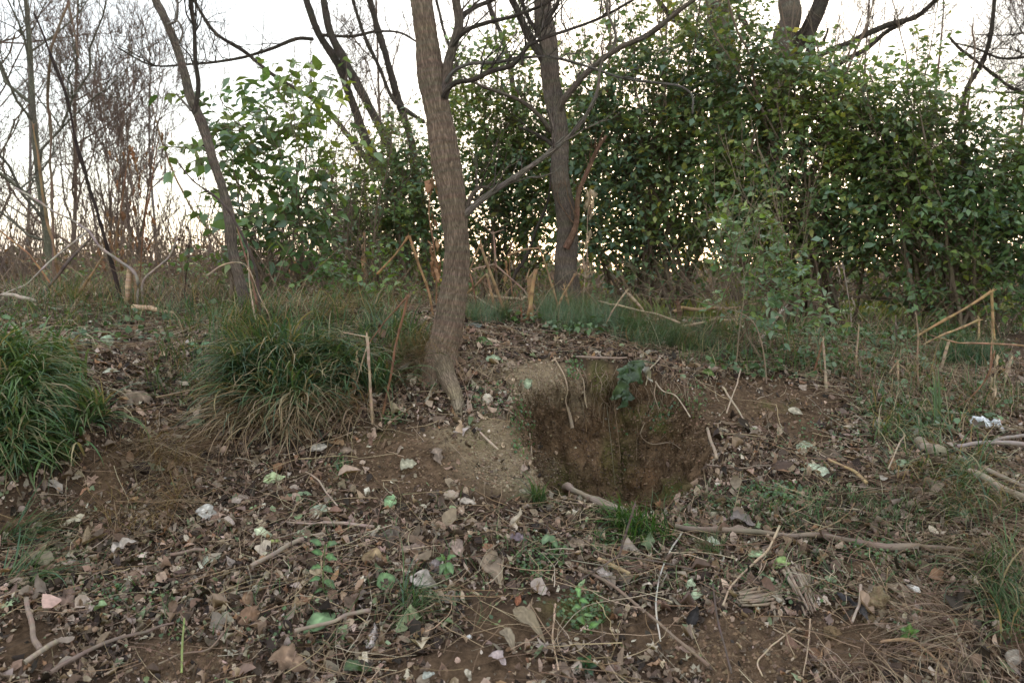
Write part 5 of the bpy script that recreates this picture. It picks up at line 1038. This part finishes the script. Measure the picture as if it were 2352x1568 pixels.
shrub('climbing_vine', 'leafy vine climbing a bare stem up into the sky at the top right', (2125,740),
  [(2130,90,30,40,.8),(2145,150,35,50,.9),(2120,220,40,50,1),(2150,60,20,30,.5),(2110,270,40,40,1)], y=6.9, dens=.6, nst=5, leaf=.06, tpl='ovate', cat='vine')
shrub('sapling', 'pale grey green leaved sapling standing alone right of the hole', (1708,842),
  [(1700,500,50,30,.25),(1740,480,60,60,.14),(1690,560,50,40,.7),(1760,560,50,50,.45),(1700,620,60,40,.9),(1780,640,60,40,.7),(1690,680,50,40,.9),(1760,700,60,35,.7),(1840,680,50,30,.8),(1880,730,45,25,.7),(1800,760,60,20,.5),(1730,740,50,25,.4),(1650,520,30,20,.3),(1810,600,40,40,.35)],
  leaf=.047, y=4.45, dens=.8, nst=8, tpl='ovate', wr=(.55,.75), pal=((.12,.19,.12),(.16,.24,.15),(.10,.17,.09),(.2,.27,.16),(.16,.24,.06)), pw=(4,4,3,2,1), stemcol=(.25,.19,.13), stemr=(.003,.006), tw=(.1,.22), deep=.55, hang=.1)
shrub('undergrowth_shrub', 'thin leafy growth low under the second trunk', (1400,740),
  [(1380,680,60,30,.5),(1500,700,70,25,.6),(1620,690,60,35,.8),(1560,640,70,30,.6),(1700,700,50,30,.5)], leaf=.05, y=7, dens=.5, nst=10, stemr=(.004,.01))
# free shoots above the shrubs left of the trunk with few leaves
shrub('thin_shrub', 'thin bare stemmed shrub with few leaves in front of the left sky gap', (820,690),
  [(720,300,60,120,.06),(800,260,70,90,.08),(860,180,90,90,.05),(760,200,60,80,.05),(560,230,120,60,.05)], leaf=.06, y=6.6, dens=.7, nst=14, stemr=(.003,.008), tpl='ovate', pal=((.10,.18,.05),(.2,.25,.06)), pw=(3,1))

# withered plants with hanging brown leaves
def withered(label, pts, base, n, L, col, w_=5, spread=10, yd=None, group=None, wr=.28):
    b, q_, r = stalk_mb(pts, w_*.6, w_, tuple(np.array(col)*.9), yd=yd, sharp=False); t = thing('withered_plant', label, 'dead plant', q_[-1], group); obj('stem', b, M_stem, t)
    y = q_[:, 1].mean(); b = MB()
    for k in range(n):
        i = int(U(0, len(q_)*.75)); o = q_[i]+np.array([U(-1, 1), U(-.6, .6), 0])*px_r(2*spread, y); l = px_r(2*L, y)*U(.5, 1.1)
        big_leaf(b, o, o+np.array([U(-.25, .25)*l, U(-.2, .2)*l, -l]), norm(np.array([U(-1, 1), -1, U(-.3, .3)])), wr*U(.6, 1.5), jit(col, 1, .35)[0], U(.3, 1.5), U(.3, .9), .13, K=8, Wn=4)
    obj('leaves', b, M_dead, t)
withered('withered plant with pale hanging leaves right of the second trunk', [(1357,435,0),(1352,500,0),(1345,600,0),(1335,720,0)], 0, 26, 34, (.44,.33,.22), 4, 12, yd=6.0)
withered('withered plant with rusty hanging leaves behind the big trunk', [(1000,330,0),(992,400,0),(985,470,0),(1000,620,0),(1005,715,0)], 0, 22, 40, (.32,.18,.10), 5, 12, yd=5.2)
withered('withered stems with drooping tan leaves among the middle canes', [(1172,560,0),(1170,620,0),(1180,725,0)], 0, 12, 26, (.34,.21,.11), 4, 14, yd=5.6)
withered('withered dark leaves hanging from a folded cane in the middle', [(1128,560,0),(1125,620,0),(1120,715,0)], 0, 12, 26, (.22,.14,.09), 3, 14, yd=5.9)
withered('dry brown leafy stem left of the folded cane', [(840,530,0),(838,600,0),(836,700,0)], 0, 14, 28, (.34,.22,.13), 4, 9, yd=5.3)
withered('tall dead stem hung with rusty leaves in the left brush', [(300,330,0),(285,420,0),(270,520,0),(262,675,0)], 0, 48, 28, (.27,.15,.085), 5, 40, yd=6.3)
withered('second dead stem with scattered rusty leaves left of the broad leaved shrub', [(368,300,0),(352,400,0),(330,520,0),(320,680,0)], 0, 26, 20, (.27,.13,.07), 4, 26, yd=6.4)
withered('dark dead seed stem in front of the broad leaved shrub', [(470,330,0),(465,420,0),(440,540,0),(420,690,0)], 0, 34, 14, (.08,.05,.04), 3, 26, yd=5.6)
withered('pair of pale dry leaves hanging from the level cane', [(2278,800,0),(2280,870,0),(2272,985,0)], 0, 6, 56, (.46,.35,.23), 4, 12, yd=3.95)
withered('dry drooping leaves on a broken stem in the grass left of the trunk', [(822,800,0),(815,860,0),(812,965,0)], 0, 6, 60, (.42,.31,.2), 5, 8, yd=3.62)
withered('frayed grey dead leaves around the upright stem on the right', [(2060,725,0),(2062,800,0),(2060,835,0)], 0, 14, 22, (.24,.18,.14), 5, 12, yd=5.4)
withered('tangle of pale dry tendrils hanging in front of the right shrubs', [(1935,600,0),(1950,680,0),(1960,790,0)], 0, 18, 30, (.38,.31,.25), 4, 16, yd=5.6, wr=.08)
withered('clump of brown dead weed stems on the right slope', [(2010,850,0),(2012,900,0),(2015,960,0)], 0, 20, 26, (.24,.16,.11), 4, 50, yd=4.0, wr=.1)

# bare background trees and brush
def bare_tree(label, u, v, y, lean, Hpx, wpx, col, lev=4, seed=0, nb=(9, 5, 4, 3), spread=.75, name='bare_tree', group='bare trees behind the clearing', cat='tree', multi=1):
    g = P(u, v, y); g[2] = ground_h(g[0], g[1]); t = thing(name, label, cat, g, group); H = Hpx/F*y; trunk_mb = MB(); br = MB(); cur = []
    for k in range(multi):
        th = lean+(U(-.25, .25) if multi > 1 else 0); n = 24; s = np.linspace(0, 1, n)[:, None]
        q_ = g+np.array([U(-.15, .15)*(multi > 1), 0, -.03])+np.array([math.sin(th)*1.0, U(-.1, .1), math.cos(th)])*H*s+np.stack([vnoise(s*[[2.5, 1, 1]]+seed+k, 1), vnoise(s*[[2.5, 1, 1]]+seed+9+k, 1), 0*s[:, 0]], -1)*H*.03*s
        r = px_r(wpx*(1 if multi == 1 else .6), y)*np.linspace(1, .25, n); b = MB(); tubes(b, q_, r, 8, jit(col, n, .08), rough=r[0]*.05); obj('trunk', b, M_bark, t); cur.append((q_, r))
    for lv in range(lev):
        nxt, PP, RR = [], [], []
        for qq, rr in cur:
            for k in range(nb[lv]):
                tt = U(.15 if lv else .08, .98); i = min(int(tt*(len(qq)-1)), len(qq)-2); T = norm(qq[i+1]-qq[i]); o = qq[i]
                d = norm(T*(1-spread*.45)+norm(rng.normal(0, 1, 3))*spread+np.array([0, 0, .25])); LL = np.linalg.norm(qq[-1]-qq[0])
                ln = LL*U(.3, .6)*(1-.35*tt); n = 8; s = np.linspace(0, 1, n)[:, None]
                p = o+d*ln*s+np.cumsum(rng.normal(0, ln*.025, (n, 3)), 0)*(s > 0)+np.array([0, 0, 1])*ln*.12*s**2
                r0 = max(.0035, min(rr[i]*.6, ln*.012)); r_ = np.linspace(max(r0, .00026*y), max(.00015*y, r0*.3), n); PP.append(p); RR.append(r_); nxt.append((p, r_))
        tubes(br, np.array(PP), np.array(RR), 4 if lv < 2 else 3, jit(col, len(PP), .12)); cur = nxt
    obj('branches', br, M_bark, t); return t
GB = (.29,.215,.17)
bare_tree('straight grey green tree trunk at the far left', 120, 655, 8.5, -.02, 860, 19, (.2,.19,.14), seed=1, nb=(12, 5, 4, 3))
bare_tree('bare tree cut by the left edge of the picture', -40, 655, 11, .05, 900, 15, GB, seed=2, nb=(16, 6, 4, 3), spread=.9)
bare_tree('thin bare tree just right of the grey green trunk', 170, 655, 12, .01, 760, 11, GB, seed=3, nb=(14, 6, 4, 3))
bare_tree('many stemmed bare shrub tree behind the blackened cane', 250, 655, 10, .06, 560, 9, GB, seed=4, multi=4, nb=(9, 5, 4, 3), spread=.6)
bare_tree('many stemmed bare shrub tree left of the slim tree', 330, 660, 11, .08, 520, 8, GB, seed=5, multi=4, nb=(9, 5, 4, 3), spread=.6)
bare_tree('far bare tree with a fine crown above the left brush', 60, 640, 18, .02, 720, 9, (.26,.22,.2), seed=6, nb=(14, 6, 4, 3), spread=.9)
bare_tree('far bare tree with a fine crown left of the slim tree', 370, 645, 17, -.06, 640, 8, (.26,.22,.2), seed=7, nb=(12, 6, 4, 3), spread=.9)
bare_tree('low bare thicket tree at the left edge', 20, 660, 9, -.3, 520, 7, (.24,.18,.14), seed=8, multi=3, nb=(7, 4, 4, 3))
bare_tree('bare tree behind the trunks in the middle of the sky', 1130, 680, 15, .03, 800, 10, GB, seed=9, nb=(12, 5, 4, 3))
bare_tree('bare tree standing between the second trunk and the tall shrub', 1480, 700, 15, .05, 820, 12, GB, seed=10, nb=(12, 5, 4, 3))
bare_tree('bare tree behind the climbing vine at the right', 2110, 730, 13, .03, 760, 11, GB, seed=11, nb=(14, 6, 4, 3))
bare_tree('bare tree just beyond the right edge with branches reaching in', 2440, 740, 10, -.08, 820, 14, GB, seed=12, nb=(12, 5, 4, 3), spread=1.0)
bare_tree('bare brushy shrub below the leaning dark trees', 790, 680, 11, -.03, 500, 7, GB, seed=13, multi=3, nb=(6, 4, 3, 3), spread=.6)

bare_tree('short bushy bare tree behind the rusty leaf stems', 300, 655, 12.5, .02, 480, 7, (.24,.18,.16), seed=23, multi=3, nb=(9, 5, 5, 3), spread=.7)
bare_tree('fine twigged bare tree above the shrub just right of the second trunk', 1370, 700, 13, .04, 900, 10, GB, seed=31, nb=(14, 6, 4, 3), spread=.8)
bare_tree('fine twigged bare tree behind the pair of dark trunks', 1600, 720, 14, -.04, 900, 10, GB, seed=32, nb=(14, 6, 4, 3), spread=.8)
bare_tree('fine twigged bare tree between the heavy limbs and the vine', 1960, 730, 13, .03, 860, 9, GB, seed=33, nb=(12, 6, 4, 3), spread=.8)
bare_tree('slender bare tree with level twigs near the right edge', 2290, 730, 12, .02, 840, 9, GB, seed=34, nb=(14, 6, 4, 3), spread=1.0)
bare_tree('fine twigged bare tree in the sky gap left of the big trunk', 900, 690, 13, -.05, 840, 9, GB, seed=35, nb=(12, 6, 4, 3), spread=.8)
# far scrub: brown and rusty low growth beyond the clearing and far woods
def scrub(name, label, n, x0, x1, y0, y1, h0, h1, pal, pw, s, tn=1500):
    x = U(x0, x1, n); y = U(y0, y1, n); g = ground_h(x, y); hh = (h0+(h1-h0)*(.5+.5*n2(x, y, .35, 3, 90)))
    z = g+hh*U(0, 1, n)**1.2; p = np.stack([x, y, z], -1); b = MB()
    leaves(b, p, norm(rng.normal(0, 1, (n, 3))+[0, 0, .4]), norm(rng.normal(0, 1, (n, 3))), U(*s, n), U(.3, .7, n), pick(pal, pw, n), 'simple', curl=.5)
    m = tn; x = U(x0, x1, m); y = U(y0, y1, m); g = ground_h(x, y); d = norm(np.stack([U(-.35, .35, m), U(-.35, .35, m), np.ones(m)], -1)); hh = U(h0, h1*1.25, m)
    t_ = np.linspace(0, 1, 5)[None, :, None]; Q = np.stack([x, y, g], -1)[:, None]+d[:, None]*hh[:, None, None]*t_+rng.normal(0, .03, (m, 5, 3))*hh[:, None, None]
    tubes(b, Q, U(.004, .012, m)[:, None]*(y[:, None]/12)*np.linspace(1, .4, 5), 3, jit((.22,.16,.12), m, .2))
    return setp(obj(name, b, M_litter), label, 'undergrowth', kind='stuff')
scrub('dry_scrub', 'dry brown weeds and brush beyond the clearing at the left', 13000, -16, -1.5, 8.5, 16, .2, 1.4, [(.3,.2,.12),(.22,.15,.09),(.12,.16,.06),(.38,.24,.12)], [4,4,2,2], (.03,.09), 4200)
scrub('dry_scrub', 'brown brush in the shade under the shrubs', 5000, -1.5, 9, 9, 14, .1, .5, [(.2,.14,.09),(.10,.14,.05),(.28,.18,.1)], [4,4,2], (.04,.09), 900)
scrub('far_woods', 'distant rusty brown woodland edge on the horizon', 26000, -60, 70, 45, 70, .8, 3.0, [(.27,.2,.145),(.29,.19,.12),(.2,.165,.13),(.16,.16,.09)], [4,3,4,2], (.3,.8), 3500)
def stems(name, label, regs, L, r, col, lean=.8):
    p = np.vstack([region(e_, k) for e_, k in regs]); m = len(p); d = norm(np.stack([U(-lean, lean, m), U(-lean, lean, m)*.6, np.ones(m)], -1)); ln = U(*L, m); t_ = np.linspace(0, 1, 9)[None, :, None]
    Q = p[:, None]+d[:, None]*ln[:, None, None]*t_+(rdir(m)[:, None]*ln[:, None, None]*U(-.5, .5, m)[:, None, None]-np.array([0, 0, .35])*ln[:, None, None]*U(0, 1, m)[:, None, None])*t_**2+rng.normal(0, .004, (m, 9, 3))
    b = MB(); tubes(b, Q, U(*r, m)[:, None]*np.linspace(1, .35, 9), 4, jit(col, m, .4)); return setp(obj(name, b, M_stem), label, 'dry stems', kind='stuff')
stems('dry_stems', 'tangle of thin dry weed stems between the broken canes and under the shrubs', [((1190,715,140,20), 90), ((880,700,110,20), 50), ((1450,735,140,16), 40), ((1980,780,330,22), 80)], (.12, .5), (.0010, .003), (.27,.19,.12))
stems('dry_stems', 'tangle of thin tan stems in the brush at the left', [((160,670,190,14), 90), ((430,690,120,20), 60), ((620,700,60,25), 30)], (.2, .8), (.001, .003), (.28,.2,.13))
stems('dry_stems', 'thin upright brown weed stems on the right slope', [((2080,900,160,50), 90), ((2280,930,70,50), 40), ((1930,880,80,30), 25)], (.06, .28), (.001, .0028), (.27,.19,.13), .4)
# pale road beyond the lawn and the cream box seen through the gap
b = MB(); x_ = np.linspace(-80, 80, 60); z0 = ground_h(x_, np.full(60, 34.)); z1 = ground_h(x_, np.full(60, 38.))
V = np.concatenate([np.stack([x_, x_*0+34, z0+.05], -1), np.stack([x_, x_*0+38, z1+.05], -1)]); i_ = np.arange(59)
b.add(V, np.stack([i_, i_+1, i_+61, i_+60], -1), (.42,.41,.42)); setp(obj('road', b, M_stone), kind='structure')
g = P(1440, 715, 16); g[2] = ground_h(g[0], g[1]); t = thing('utility_box', 'cream coloured box with a pale top seen through the gap under the tall shrub', 'box', g)
def cuboid(b, c, s, col):
    o = np.array([(x, y, z) for x in (-1, 1) for y in (-1, 1) for z in (-1, 1)])*np.array(s)/2+np.array(c)
    b.add(o, np.array([(0,1,3,2),(4,6,7,5),(0,4,5,1),(2,3,7,6),(0,2,6,4),(1,5,7,3)]), col)
Hb = P(1440, 668, 16)[2]-g[2]
b = MB(); cuboid(b, g+[0, 0, Hb/2], (.42, .4, Hb), (.6,.48,.34)); obj('cabinet', b, M_paint, t, smooth=False)
b = MB(); cuboid(b, g+[0, 0, Hb+.02], (.47, .45, .04), (.6,.63,.68)); obj('lid', b, M_paint, t, smooth=False)
b = MB(); cuboid(b, g+[0, -.21, Hb*.5], (.34, .012, Hb*.8), (.55,.44,.31)); obj('door', b, M_paint, t, smooth=False)
print('TIME', time.time()-_T0, 'verts', sum(len(o.data.vertices) for o in bpy.data.objects if o.type == 'MESH'), 'objs', len(bpy.data.objects))
